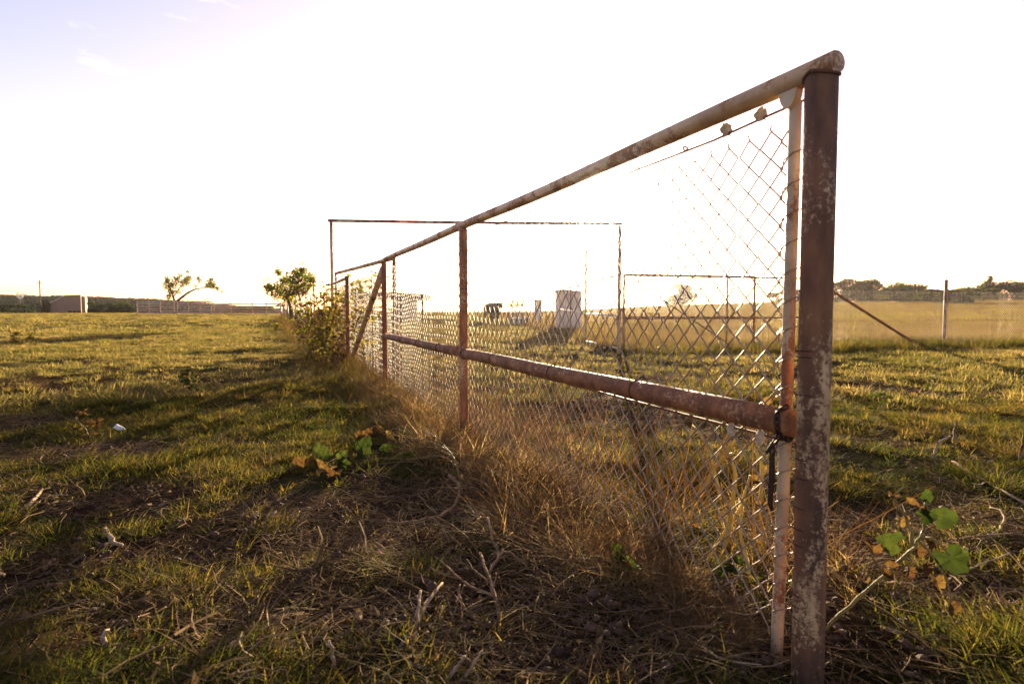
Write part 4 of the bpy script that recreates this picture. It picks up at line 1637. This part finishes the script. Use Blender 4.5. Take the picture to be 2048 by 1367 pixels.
tt = RNG.random(2600); nn = RNG.uniform(.25, 1.9, 2600)
bx0, by0, bx1, by1 = 2.4, 11.45, 16.0, 15.15
dl = math.hypot(bx1 - bx0, by1 - by0)
x = bx0 + (bx1 - bx0) * tt - (by1 - by0) / dl * nn; y = by0 + (by1 - by0) * tt + (bx1 - bx0) / dl * nn
src = [(blades(90, .15, .18, .46, .007, .3, .5, 310 + k, segs=(0, .45)), M['dry']) for k in range(5)]
put('field_edge_grass', x, y, RNG.uniform(.5, 1.0, 2600), src, 'thick golden grass at the near edge of the dry field', 'grass')
src = [(blades(70, .45, .15, .6, .02, .5, .6, 350 + k, segs=(0, .5)), M['weed']) for k in range(4)]
x, y = sample(4200, 14, 110, 2, 56, power=.8)
keep = (dry_field(x, y) > .5) & (fbm(x / 7, y / 3, 2, 97) > .54)
x, y = x[keep], y[keep]
put('field_weeds', x, y, RNG.uniform(.4, 1.1, len(x)), src, 'darker weed tufts scattered through the dry field', 'weeds')

# matted dead grass heaped along the near fence
src = [(blades(26, .09, .10, .30, .0055, .9, 1.3, 130 + k), M['dead']) for k in range(5)] + [(straws(12, .10, .08, .34, .0016, 145 + k, .3, 1.1), M['dead']) for k in range(4)]
uu = RNG.random(3600) ** 1.15 * 5.6 + .15
nn = RNG.normal(-.10, .11, 3600) + .05 * np.sin(uu * 5)
nn = np.where(uu < .7, nn * .8 - .02, nn)
xy = np.stack([P1.x + FD.x * uu + FN.x * nn, P1.y + FD.y * uu + FN.y * nn], -1)
x, y = xy[:, 0], xy[:, 1]
keep = RNG.random(len(x)) < sstep(.25, .5, fbm(x / .3, y / .3, 2, 81)) * .9 + .12
x, y, uu = x[keep], y[keep], uu[keep]
put('dead_grass', x, y, RNG.uniform(.30, .80, len(x)) * (.45 + .55 * sstep(.2, 1.1, uu)) * (1 - .35 * sstep(2.2, 3.5, uu)), src, 'matted brown dead grass heaped along the foot of the pipe fence', 'grass', tilt=.25)

# tangled dead stalks standing behind the mesh
src = [(straws(16, .12, .15, .46, .0019, 270 + k, .18, 2.2), M['dead']) for k in range(5)] + [(blades(24, .10, .12, .34, .0055, .5, .8, 280 + k), M['dead']) for k in range(3)] + [(blades(30, .10, .08, .22, .0055, .6, .8, 290 + k), M['green']) for k in range(3)]
uu = RNG.uniform(.15, 3.6, 950); nn = RNG.uniform(.12, .7, 950)
x = P1.x + FD.x * uu + FN.x * nn; y = P1.y + FD.y * uu + FN.y * nn
keep = RNG.random(950) < .22 + .10 * (uu < .9)
x, y, uu = x[keep], y[keep], uu[keep]
put('dead_stalks', x, y, RNG.uniform(.25, .8, len(x)) * (.6 + .4 * sstep(.1, .8, uu)), src, 'tangled brown stalks and tufts standing behind the near mesh', 'weeds', tilt=.3)

# tall thin weeds and seed heads at the fence between the posts
src = [(blades(30, .10, .15, .50, .0042, .5, .8, 150 + k), M['weed']) for k in range(3)] + [(blades(26, .10, .2, .6, .0040, .4, .6, 170 + k), M['dry']) for k in range(3)] + [(straws(14, .12, .12, .45, .0020, 180 + k, .25, 2.0), M['dead']) for k in range(3)]
uu = RNG.uniform(2.2, 9.2, 1500)
nn = RNG.normal(.12, .30, 1500)
keep = RNG.random(1500) < .35 + .65 * sstep(3.0, 6.5, uu)
uu, nn = uu[keep], nn[keep]
x = P1.x + FD.x * uu + FN.x * nn; y = P1.y + FD.y * uu + FN.y * nn
put('fence_weeds', x, y, RNG.uniform(.25, .62, len(x)) * (.8 + .5 * sstep(5, 8, uu)), src, 'tall yellow-green weeds growing through the chain-link mesh', 'weeds', tilt=.2)
uu = RNG.uniform(9, 50, 1300); nn = RNG.normal(0, .3, 1300)
x = P1.x + FD.x * uu + FN.x * nn; y = P1.y + FD.y * uu + FN.y * nn
put('wire_fence_weeds', x, y, RNG.uniform(.5, 1.3, len(x)), src, 'dry weeds along the foot of the long wire fence', 'weeds', tilt=.2)

# rank dark weeds along the boundary fence
tt = RNG.random(900); nn = RNG.normal(-.15, .28, 900)
bx0, by0, bx1, by1 = 2.4, 11.45, 16.0, 15.15
dl = math.hypot(bx1 - bx0, by1 - by0)
x = bx0 + (bx1 - bx0) * tt - (by1 - by0) / dl * nn; y = by0 + (by1 - by0) * tt + (bx1 - bx0) / dl * nn
src = [(blades(60, .16, .10, .36, .0060, .5, .7, 330 + k), M['green']) for k in range(5)]
put('boundary_weeds', x, y, RNG.uniform(.5, 1.25, 900), src, 'rank dark green grass along the foot of the boundary fence', 'grass', tilt=.15)

# straw and stalk litter
src = [(straws(14, .12, .03, .16, .0013, 190 + k), M['straw']) for k in range(8)] + [(straws(5, .12, .10, .30, .0024, 210 + k, .15), M['straw']) for k in range(4)]
x, y = sample(7000, .5, 13, power=.6)
m = soil_mask(x, y)
keep = RNG.random(len(x)) < (.10 + .8 * m) * (.3 + 1.2 * sstep(.4, .62, fbm(x / .6, y / .6, 2, 101)))
x, y = x[keep], y[keep]
put('straw_litter', x, y, RNG.uniform(.6, 1.3, len(x)), src, 'broken straw and stalks littering the soil', 'straw', tilt=.06)

# flattened thatch of dead grass over the bare patches
src = [(blades(34, .09, .03, .10, .0032, 1.3, 1.5, 370 + k, flat=.55), M['dead']) for k in range(5)] + [(straws(26, .12, .03, .12, .0011, 380 + k, .5, .35), M['straw']) for k in range(4)]
x, y = sample(7500, .5, 8, power=.6)
keep = RNG.random(len(x)) < (.16 + .62 * soil_mask(x, y)) * (.35 + 1.1 * sstep(.38, .6, fbm(x / .35, y / .35, 2, 111)))
x, y = x[keep], y[keep]
put('dead_thatch', x, y, RNG.uniform(.6, 1.3, len(x)), src, 'flattened brown thatch of dead grass over the bare patches', 'thatch', tilt=.1)

# brown leaf crumbs
def crumbs(seed):
    rnd = random.Random(seed); b = MB()
    for _ in range(12):
        p = Vector((rnd.uniform(-.1, .1), rnd.uniform(-.1, .1), rnd.uniform(.004, .02)))
        a = Vector((rnd.gauss(0, 1), rnd.gauss(0, 1), rnd.gauss(0, .5))).normalized() * rnd.uniform(.008, .022)
        c = a.cross(Vector((rnd.gauss(0, .4), rnd.gauss(0, .4), 1))).normalized() * a.length * .5
        b.add([tuple(p - a), tuple(p + c), tuple(p + a + Vector((0, 0, .008))), tuple(p - c)], [(0, 1, 2), (0, 2, 3)], rnd.random())
    return b


x, y = sample(3200, .5, 7, power=.5)
keep = RNG.random(len(x)) < .08 + .25 * soil_mask(x, y)
x, y = x[keep], y[keep]
put('leaf_litter', x, y, RNG.uniform(.6, 1.4, len(x)), [(crumbs(230 + k), M['straw']) for k in range(6)], 'crumbled brown leaf litter on the soil', 'litter', tilt=.05)

# clods of earth
def clod(seed):
    rnd = random.Random(seed); b = MB()
    for q in range(14):
        r = rnd.uniform(.003, .010)
        b.ball((rnd.uniform(-.12, .12), rnd.uniform(-.12, .12), r * .35), (r * 1.3, r * 1.1, r * .8), seed * 7 + q, 7, 5, .3)
    return b


M['clod'] = simple('soil_clod', (.075, .042, .024), .95, scale=30, var=.4, bstr=.7)
x, y = sample(2600, .6, 7, power=.5)
keep = RNG.random(len(x)) < .08 + .9 * soil_mask(x, y)
x, y = x[keep], y[keep]
put('soil_clods', x, y, RNG.uniform(.5, 1.5, len(x)), [(clod(250 + k), M['clod']) for k in range(6)], 'small crumbly clods of earth on the bare patches', 'soil')


# ------------------------------------------------------------------ single weeds, vines and twigs
def leaf_shape(b, base, dirv, size, rnd, fold=.3, lobes=3, wav=.12, face=None):
    """a lobed leaf as a small cupped fan"""
    d = Vector(dirv).normalized()
    up = Vector((0, 0, 1)) if abs(d.z) < .9 else Vector((1, 0, 0))
    side = d.cross(up).normalized(); nrm = side.cross(d).normalized()
    if face is not None:
        fv = Vector(face).normalized()
        d = (d - fv * d.dot(fv) * .75).normalized()
        side = d.cross(fv).normalized(); nrm = side.cross(d).normalized()
    rot = Matrix.Rotation(rnd.uniform(-.8, .8) * (.55 if face is not None else 1), 3, d)
    side = rot @ side; nrm = rot @ nrm
    c = Vector(base) + d * size * .38
    V = [tuple(c - nrm * size * .06)]
    k = 24
    for i in range(k):
        an = 2 * math.pi * i / k
        r = size * .5 * (1 + .09 * math.cos(lobes * an) + rnd.uniform(-wav, wav) * .5)
        if abs(an - math.pi) < .3:
            r *= .55
        r *= 1 + .10 * math.sin(an * 7 + size * 300)
        q = c + d * math.cos(an) * r + side * math.sin(an) * r * .92
        q += nrm * (abs(math.sin(an)) * size * fold * .5 + rnd.uniform(-1, 1) * size * .03)
        V.append(tuple(q))
    b.add(V, [(0, 1 + i, 1 + (i + 1) % k) for i in range(k)], rnd.random())


def stalk(b, pts, r0, r1, sides=6, sub=4, wob=.006, rnd=random):
    """smooth tapered stem through points"""
    P = [Vector(p) for p in pts]
    out = []
    for i in range(len(P) - 1):
        p0 = P[max(0, i - 1)]; p1 = P[i]; p2 = P[i + 1]; p3 = P[min(len(P) - 1, i + 2)]
        for k in range(sub):
            t = k / sub
            q = .5 * ((2 * p1) + (p2 - p0) * t + (2 * p0 - 5 * p1 + 4 * p2 - p3) * t * t + (3 * p1 - p0 - 3 * p2 + p3) * t ** 3)
            out.append(q + Vector((rnd.uniform(-wob, wob), rnd.uniform(-wob, wob), rnd.uniform(-wob, wob))) * .5)
    out.append(P[-1])
    n = len(out)
    b.tube(out, [(r0 + (r1 - r0) * i / (n - 1)) * rnd.uniform(.88, 1.12) for i in range(n)], sides)
    return out


def plant_from(name, label, cat, stems, leaves, stem_mat, leaf_mats, seed, group=None):
    """stems: list of (points, r0, r1); leaves: list of (point, dir, size, which)"""
    rnd = random.Random(seed)
    base = Vector(stems[0][0][0])
    t = thing(name, base, label, cat, group)
    for pts, r0, r1 in stems:
        b = MB(); stalk(b, pts, r0, r1, 7, rnd=rnd)
        b.build('stem', stem_mat, t, True)
    for p, d, sz, w in leaves:
        b = MB(); leaf_shape(b, p, d, sz, rnd, fold=.28 if w != 'wilted' else .9, wav=.12 if w != 'wilted' else .5, face=None if w == 'wilted' else (rnd.gauss(0, .35), -1, rnd.uniform(.1, .9)))
        b.build('leaf', M[w], t)
    return t


def depth_of(px, py):
    return gp(px, py).y


# squash-like weed leaning out from the corner post
b0 = gp(1640, 1268)
Dp = b0.y
S1 = [b0, at(1700, 1212, Dp - .02), at(1770, 1150, Dp - .05), at(1828, 1092, Dp - .07), at(1846, 1062, Dp - .07)]
S2 = [at(1828, 1092, Dp - .07), at(1818, 1050, Dp - .06), at(1800, 1015, Dp - .05), at(1780, 990, Dp - .05)]
S3 = [at(1838, 1075, Dp - .07), at(1870, 1080, Dp - .10), at(1900, 1110, Dp - .12)]
S4 = [at(1846, 1062, Dp - .07), at(1852, 1030, Dp - .08), at(1850, 1005, Dp - .08)]
S5 = [at(1770, 1150, Dp - .05), at(1748, 1120, Dp - .06), at(1742, 1100, Dp - .06)]
S6 = [at(1838, 1080, Dp - .07), at(1880, 1130, Dp - .09), at(1900, 1180, Dp - .10), at(1898, 1215, Dp - .10)]
lv = []
for px, py, dx, dz, sz, w in [
        (1800, 1085, -1, .25, .115, 'squash'), (1868, 1035, .7, .2, .10, 'squash'), (1850, 1000, .1, 1, .055, 'squash'), (1885, 1095, .5, -.7, .125, 'squash'),
        (1905, 1105, 1, -.1, .07, 'squash'), (1838, 1035, .2, .3, .07, 'squash'), (1765, 1100, -.1, .5, .045, 'squash'), (1790, 995, -.6, .2, .05, 'wilted'),
        (1810, 1005, .6, -.2, .055, 'wilted'), (1800, 1030, -.2, -1, .06, 'wilted'), (1836, 1020, .5, -.4, .05, 'wilted'), (1748, 1110, -.3, .6, .075, 'wilted'),
        (1760, 1140, .3, -.3, .06, 'wilted'), (1775, 1135, .5, .3, .05, 'wilted'), (1738, 1165, -.5, .2, .035, 'wilted'), (1846, 1120, -.1, -1, .07, 'wilted'),
        (1870, 1150, .2, -1, .06, 'wilted'), (1895, 1200, 0, -1, .07, 'wilted'), (1830, 1090, -.1, -1, .06, 'wilted'), (1818, 1130, -.3, -1, .05, 'wilted'), (1850, 1075, .3, -.8, .055, 'wilted')]:
    lv.append((at(px, py, Dp - .07 + random.uniform(-.03, .03)), Vector((dx, -.35, dz)), sz * .60, w))
plant_from('squash_weed', 'broken green-leaved weed leaning out beside the corner post', 'weed', [(S1, .0050, .0036), (S2, .005, .003), (S3, .004, .002), (S4, .004, .002), (S5, .004, .002), (S6, .0035, .002)], lv, M['green_stem'], None, 3)

# vine lying on the grass left of the fence
D1 = gp(905, 925)
def V_(px, py, lift):
    p = gp(px, py + lift * 260, 0.0)
    return at(px, py, p.y)


stems = [([gp(925, 985), V_(915, 935, .08), V_(895, 900, .12), V_(850, 880, .13), V_(800, 872, .10), V_(770, 862, .10)], .0065, .0022),
         ([V_(900, 905, .10), V_(870, 872, .14), V_(840, 858, .14), V_(790, 856, .12), V_(765, 870, .08)], .0042, .0018),
         ([V_(915, 935, .06), V_(880, 912, .07), V_(820, 918, .05), V_(740, 915, .04), V_(690, 912, .05), V_(655, 925, .05)], .0048, .0018),
         ([V_(880, 912, .06), V_(820, 920, .03), V_(760, 928, .03)], .004, .002),
         ([V_(905, 912, .10), V_(870, 895, .10), V_(835, 890, .08)], .004, .002)]
lv = []
rl = random.Random(77)
for px, py, sz, w in [(628, 912, .17, 'squash'), (645, 945, .12, 'wilted'), (607, 938, .12, 'wilted'), (722, 902, .12, 'squash'), (738, 912, .10, 'squash'), (765, 905, .09, 'squash'), (831, 912, .09, 'squash'),
                      (716, 880, .11, 'wilted'), (730, 888, .10, 'wilted'), (745, 873, .10, 'wilted'), (762, 868, .08, 'wilted'), (680, 925, .10, 'squash'), (700, 935, .10, 'squash'), (660, 955, .10, 'wilted'), (775, 880, .09, 'wilted'), (690, 945, .09, 'squash'), (790, 900, .07, 'squash')]:
    lv.append((V_(px, py, .05), Vector((rl.uniform(-1, 1), rl.uniform(-1, .3), rl.uniform(.1, 1))), sz * .9, w))
plant_from('fallen_vine', 'long-stemmed vine with yellowing leaves lying on the grass left of the fence', 'vine', stems, lv, M['green_stem'], None, 4)


def twig(name, label, paths, mat='twig', cat='twig', r=.006, seed=0, group=None):
    rnd = random.Random(seed)
    P0 = None
    t = None
    for k, (pts, rr) in enumerate(paths):
        W = []
        for (px, py, lift) in pts:
            W.append(gp(px, py, lift))
        if t is None:
            t = thing(name, W[0], label, cat, group)
        b = MB(); stalk(b, W, rr, rr * .55, 7, 4, .006, rnd)
        b.build('stem' if k == 0 else 'side_branch', M[mat], t, True)
    return t


twig('forked_twig', 'bare forked twig standing in the soil in front of the fence', [
    ([(1005, 1308, .0), (1000, 1250, .01), (993, 1200, .03), (980, 1160, .05), (960, 1105, .06)], .0085),
    ([(975, 1150, .05), (1000, 1110, .07), (1014, 1103, .07), (1035, 1115, .05), (1058, 1135, .02)], .0048),
    ([(990, 1190, .035), (940, 1170, .04), (905, 1143, .04), (880, 1120, .03)], .0048),
    ([(978, 1165, .05), (950, 1140, .06), (934, 1118, .06)], .0034),
    ([(985, 1185, .04), (990, 1160, .06), (992, 1145, .07)], .003),
    ([(998, 1235, .015), (1020, 1220, .03), (1038, 1200, .04)], .0028)], seed=1)
twig('curved_branch', 'curved bare vine branch on the ground below the lying vine', [
    ([(898, 950, .03), (916, 965, .04), (920, 985, .04), (905, 1015, .03), (880, 1032, .02), (840, 1040, .015), (800, 1046, .01), (735, 1038, .01)], .011),
    ([(880, 1032, .02), (850, 1005, .03), (835, 985, .05)], .004)], seed=2)
twig('thin_branch', 'thin bent twig left of the forked twig', [([(1000, 1310, .005), (965, 1255, .02), (930, 1215, .03), (917, 1190, .04), (920, 1168, .05)], .0045)], seed=3)
twig('dry_stalk', 'upright dry stalk leaning in the matted dead grass', [([(1000, 1115, .0), (985, 1075, .03), (975, 1035, .10)], .007)], mat='pale_twig', seed=4)
twig('stalk_bundle', 'splintered bundle of pale dry stalks left of the forked twig', [
    ([(815, 1275, .005), (835, 1220, .03), (842, 1180, .06)], .006), ([(820, 1270, .005), (850, 1215, .03), (885, 1165, .04)], .007), ([(795, 1300, .005), (830, 1240, .02), (870, 1180, .03)], .006),
    ([(830, 1262, .01), (838, 1215, .04), (836, 1190, .05)], .004)], mat='pale_twig', seed=5)
twig('stalk_bundle', 'tangle of pale broken stalks at the bottom edge of the picture', [
    ([(890, 1365, .005), (915, 1330, .03), (930, 1312, .05)], .006), ([(925, 1362, .005), (945, 1330, .03), (965, 1300, .06)], .005), ([(960, 1360, .005), (940, 1325, .02), (905, 1300, .03)], .004),
    ([(795, 1305, .01), (830, 1330, .02), (865, 1338, .02)], .006)], mat='pale_twig', seed=6)
twig('ground_stick', 'pale stick lying behind the dark soil at the lower right', [([(1760, 1255, .01), (1850, 1270, .02), (1935, 1278, .01)], .007)], mat='pale_twig', seed=7)
twig('ground_stick', 'stick lying in the grass at the bottom right edge', [([(1800, 1340, .01), (1850, 1355, .015), (1890, 1366, .01)], .007)], mat='pale_twig', seed=8)
twig('dead_branch', 'crooked dead branch lying along the right edge', [([(1905, 922, .02), (1940, 945, .03), (1975, 965, .02), (2020, 990, .03), (2060, 1012, .02)], .010), ([(1975, 965, .02), (1960, 968, .05), (1945, 966, .06)], .004)], mat='pale_twig', seed=9)
twig('dead_branch', 'small forked dead branch standing in the grass right of the corner post', [([(1868, 918, .0), (1872, 895, .06), (1880, 882, .09), (1900, 872, .10)], .010), ([(1876, 890, .07), (1874, 880, .12)], .006)], mat='pale_twig', seed=10)
twig('broken_stake', 'short broken stake upright in the grass at the right', [([(1907, 888, .0), (1910, 866, .08), (1914, 842, .20)], .012)], mat='pale_twig', seed=11)
twig('broken_stake', 'thin dark stake upright at the right edge of the picture', [([(2040, 925, .0), (2044, 895, .10), (2050, 865, .22)], .010)], mat='twig', seed=12)
twig('hooked_twig', 'curled hooked twig on the soil right of the weed', [([(1960, 1075, .01), (1995, 1062, .03), (2008, 1040, .05), (2002, 1022, .06), (1980, 1014, .06)], .006)], mat='pale_twig', seed=13)
twig('long_stem', 'long thin stem crossing the soil behind the green-leaved weed', [([(1900, 1078, .02), (1960, 1072, .03), (2060, 1062, .03)], .0045)], seed=14)
twig('long_stem', 'long thin stem at the right edge below the green-leaved weed', [([(1870, 1222, .01), (1960, 1215, .02), (2060, 1200, .03)], .0045)], seed=15)
twig('long_stem', 'reddish stem slanting up to the right beyond the weed', [([(1905, 1150, .01), (1960, 1128, .03), (2020, 1105, .06)], .004)], mat='pale_twig', seed=16)
twig('ground_stick', 'bent pale twig lying at the far left of the bare soil', [([(210, 1060, .01), (222, 1075, .02), (226, 1085, .01), (245, 1090, .01)], .012)], mat='pale_twig', seed=17)
twig('ground_stick', 'pale straight stalk on the soil left of the bare patch', [([(48, 1020, .005), (65, 1000, .02), (85, 978, .03)], .010)], mat='pale_twig', seed=18)
twig('ground_stick', 'curved pale stalk on the soil at the lower left', [([(215, 1295, .005), (208, 1270, .03), (216, 1258, .04)], .008)], mat='pale_twig', seed=19)
twig('ground_stick', 'pair of straight pale stalks on the lower left soil', [([(550, 1308, .005), (575, 1275, .02)], .006), ([(568, 1300, .005), (590, 1278, .02)], .006)], mat='pale_twig', seed=20)
twig('dry_stalk', 'pale upright stalk at the bottom edge left of centre', [([(680, 1366, .0), (668, 1320, .03), (658, 1280, .08)], .0065)], mat='pale_twig', seed=21)
twig('ground_stick', 'small curled pale stem beside the lying vine leaves', [([(530, 1040, .005), (542, 1028, .02), (552, 1022, .02)], .010)], mat='pale_twig', seed=22)
twig('dry_stalk', 'thin straight stalk sticking up right of the bare soil', [([(500, 1062, .0), (507, 1040, .04), (513, 1022, .08)], .006)], mat='pale_twig', seed=23)

# dead yellow stalks behind the mesh by the corner post
def stalks_by_post():
    S = []
    def q(px, py, off):
        return fp(px, py, off)
    S.append(([q(1390, 1230, .12), q(1440, 1130, .14), q(1470, 980, .13), q(1462, 905, .12)], .0085, .006))
    S.append(([q(1440, 1000, .16), q(1420, 900, .18), q(1385, 850, .2)], .006, .003))
    S.append(([q(1400, 985, .16), q(1430, 935, .17), q(1470, 880, .16)], .007, .005))
    S.append(([q(1520, 1000, .10), q(1525, 940, .12), q(1510, 900, .12)], .006, .004))
    S.append(([q(1490, 860, .20), q(1540, 800, .22), q(1575, 745, .22), q(1590, 730, .2)], .008, .005))
    S.append(([q(1480, 850, .24), q(1520, 810, .26), q(1570, 790, .25)], .007, .004))
    S.append(([q(1380, 1190, .10), q(1450, 1060, .15), q(1540, 930, .20)], .006, .003))
    S.append(([q(1500, 1150, .06), q(1480, 1050, .10), q(1500, 950, .12)], .005, .003))
    lv = []
    rl = random.Random(5)
    for px, py, sz in [(1440, 1040, .06), (1500, 960, .07), (1530, 930, .06), (1470, 1100, .07), (1420, 1150, .06), (1550, 800, .07), (1520, 830, .08), (1400, 1060, .06), (1510, 1010, .06), (1450, 920, .06), (1535, 860, .06)]:
        lv.append((fp(px, py, .13 + rl.uniform(-.05, .06)), Vector((rl.uniform(-1, 1), rl.uniform(-.5, .5), rl.uniform(-1, .4))), sz * .62, 'wilted'))
    plant_from('dead_weed', 'dead yellow-stalked weed tangled in the mesh at the corner post', 'weed', S, lv, M['yellow_stem'], None, 8)


stalks_by_post()


def small_weed(label, px, py, h, nst, nlv, seed, leafm, lsz, spread=.5, name='leafy_weed', stem='green_stem', cat='weed', bare=.2, pos=None, group=None):
    rnd = random.Random(seed)
    base = pos if pos is not None else gp(px, py)
    base = Vector((base.x, base.y, h1(base.x, base.y)))
    t = thing(name, base, label, cat, group)
    lb = []
    for k in range(nst):
        a = rnd.uniform(0, 6.283); sp = spread * rnd.uniform(.2, 1) * h
        tip = base + Vector((math.cos(a) * sp, math.sin(a) * sp, h * rnd.uniform(.65, 1.05)))
        mid = base.lerp(tip, .5) + Vector((math.cos(a), math.sin(a), .2)) * h * rnd.uniform(-.08, .04)
        b = MB(); pts = stalk(b, [base + Vector((rnd.uniform(-.02, .02), rnd.uniform(-.02, .02), -.02)), mid, tip], .008 * h ** .7, .003 * h ** .7, 5, 4, .01, rnd)
        b.build('stem', M[stem], t)
        for q in range(nlv):
            f = bare + (1 - bare) * rnd.random()
            p = pts[min(len(pts) - 1, int(f * (len(pts) - 1)))]
            dv = Vector((rnd.gauss(0, 1), rnd.gauss(0, 1), rnd.uniform(-.5, .9)))
            lb.append((p + dv.normalized() * lsz * rnd.uniform(0, 1.2), dv, lsz * rnd.uniform(.5, 1.25)))
    b = MB()
    for p, d, s_ in lb:
        leaf_shape(b, p, d, s_, rnd, .5, 3, .4)
    o = b.build('foliage', M[leafm], t)
    return t


# bush of weeds climbing the fence beside the brace
fw = [(u4 - 1.2, -.25, 1.0, 7, 14), (u4 - .6, -.45, 1.15, 8, 15), (u4 - .1, -.35, 1.35, 9, 15), (u4 + .5, -.40, 1.5, 9, 15), (u4 + 1.1, -.5, 1.25, 8, 14), (u4 + 1.8, -.4, 1.2, 7, 14), (u4 + 2.6, -.35, 1.0, 7, 12), (u4 + 1.0, .2, 1.5, 7, 13)]
fl = ['yellowing weed at the foot of the leaning pipe brace', 'leafy weed left of the leaning pipe brace', 'tall weed climbing the dark red fence post', 'tallest weed clump in front of the tall gate post', 'bushy weed at the left of the overgrown fence clump', 'weed clump just beyond the tall gate post', 'last weed of the overgrown clump along the wire fence', 'weed growing behind the mesh by the tall gate post']
for k, (uq, nq, hq, ns_, nl_) in enumerate(fw):
    p = fpos(uq, 0, nq)
    small_weed(fl[k], 0, 0, hq, ns_, nl_ * 2, 400 + k, 'weed' if k % 3 else 'wilted', .062, .55, 'fence_weed', 'twig', 'weed', .08, pos=p, group='weeds overgrowing the fence beside the brace')
# vines hanging in the mesh between the brace and the gate post
rnd = random.Random(12)
vb = MB(); vl = MB()
vt = thing('climbing_vine', fpos(u4 - .8, 0, .06), 'thin climbing vine with small leaves woven through the mesh behind the brace', 'vine')
for k in range(16):
    uq = u3 + .35 + rnd.random() * (u5 - u3 - .3)
    z = .2
    pts = []
    for i in range(8):
        pts.append(fpos(uq + rnd.uniform(-.12, .12), z, .05 + rnd.uniform(-.03, .05))); z += rnd.uniform(.10, .2)
    stalk(vb, pts, .005, .002, 5, 3, .01, rnd)
    for p in pts[1:]:
        for q in range(4):
            leaf_shape(vl, p + Vector((rnd.uniform(-.08, .08), rnd.uniform(-.08, .08), rnd.uniform(-.08, .08))), Vector((rnd.gauss(0, 1), rnd.gauss(0, 1), rnd.gauss(0, .7))), rnd.uniform(.04, .09), rnd, .4, 3, .3)
vb.build('stem', M['twig'], vt)
vl.build('foliage', M['weed'], vt)

for k, (px, py, h, ns_, nl_, lm, ls, lb_) in enumerate([
    (190, 880, .26, 3, 7, 'wilted', .05, 'dark wilted weed standing in the grass near the white scrap'),
    (385, 790, .30, 5, 8, 'squash', .05, 'dark leafy weed in the middle of the left pasture'),
    (215, 712, .35, 4, 6, 'weed', .06, 'small thin weed just in front of the long shadow on the left pasture'),
    (30, 690, .40, 5, 8, 'weed', .08, 'green weed clump at the left edge by the long shadow'),
    (60, 683, .36, 5, 8, 'weed', .08, 'green weed clump beside the left edge weed'),
    (1857, 795, .34, 4, 4, 'squash', .035, 'tall thin weed stems in the pen between the corner post and the line post'),
    (1750, 832, .24, 4, 6, 'squash', .045, 'dark small weed right of the corner post in the pen'),
    (1912, 812, .22, 2, 3, 'squash', .03, 'thin single weed stem at the right of the pen'),
    (555, 665, .5, 7, 9, 'weed', .10, 'green weed tuft under the leafy tree by the fence'),
    (575, 650, .55, 7, 9, 'weed', .11, 'weed clump below the trunk of the leafy tree'),
    (880, 795, .45, 5, 8, 'wilted', .055, 'yellow wilted weed at the left of the second fence post'),
    (905, 770, .60, 5, 9, 'wilted', .055, 'tall yellow-leaved weed below the middle rail beside the second post'),
    (1010, 850, .40, 4, 5, 'weed', .04, 'thin branching weed behind the mesh just right of the second post'),
    (1480, 1195, .14, 3, 4, 'squash', .05, 'tiny green seedling at the foot of the mesh by the corner post'),
    (1230, 1155, .10, 3, 3, 'squash', .05, 'tiny green seedling in the dead grass below the middle rail'),
    (1690, 800, .10, 3, 3, 'wilted', .05, 'pale torn leaves on the grass just right of the corner post'),
]):
    small_weed(lb_, px, py, h, ns_, nl_, 500 + k, lm, ls)

# scraps
p = gp(236, 855, .05)
b = MB()
V = [(-.045, 0, 0), (-.02, .012, .035), (.01, -.01, .022), (.05, 0, .005), (.055, .01, -.02), (.02, -.012, -.025), (-.02, .01, -.012)]
b.prism([p + Vector((a * .85, c, d * .8)) for a, c, d in V], Vector((0, .004, 0)))
o = b.build('paper_scrap', M['paper']); tag(o, 'torn white paper scrap caught in the grass on the left', 'scrap')
p = gp(331, 748, .06)
b = MB(); leaf_shape(b, p, Vector((.2, -.6, .8)), .10, random.Random(3), .3, 3, .1)
o = b.build('yellow_leaf', M['wilted']); tag(o, 'single bright yellow leaf standing in the left pasture', 'leaf')
p = gp(175, 960, .03)
b = MB(); b.ball(gp(548, 942, .012), (.014, .012, .012), 4, 8, 6, .12)
o = b.build('pebble', M['bone']); tag(o, 'small pale pebble on the grass left of the lying vine', 'pebble')


# ------------------------------------------------------------------ haze: one closed box of even, thin, dusty evening air
def haze():
    b = MB()
    b.box((0, 0, 9.5), (1900, 1900, 25.0))
    m = bpy.data.materials.new('evening_haze')
    m.use_nodes = True
    nt = m.node_tree; nt.nodes.clear()
    out = nt.nodes.new("ShaderNodeOutputMaterial")
    v = nt.nodes.new("ShaderNodeVolumePrincipled")
    v.inputs['Color'].default_value = (.97, .95, .93, 1)
    v.inputs['Density'].default_value = HAZE_DENSITY
    v.inputs['Anisotropy'].default_value = HAZE_G
    nt.links.new(v.outputs[0], out.inputs['Volume'])
    if hasattr(m, 'cycles') and hasattr(m.cycles, 'homogeneous_volume'):
        m.cycles.homogeneous_volume = True
    o = b.build('haze', m)
    tag(o, 'thin dusty evening haze glowing round the low sun', 'haze', kind='stuff')


haze()
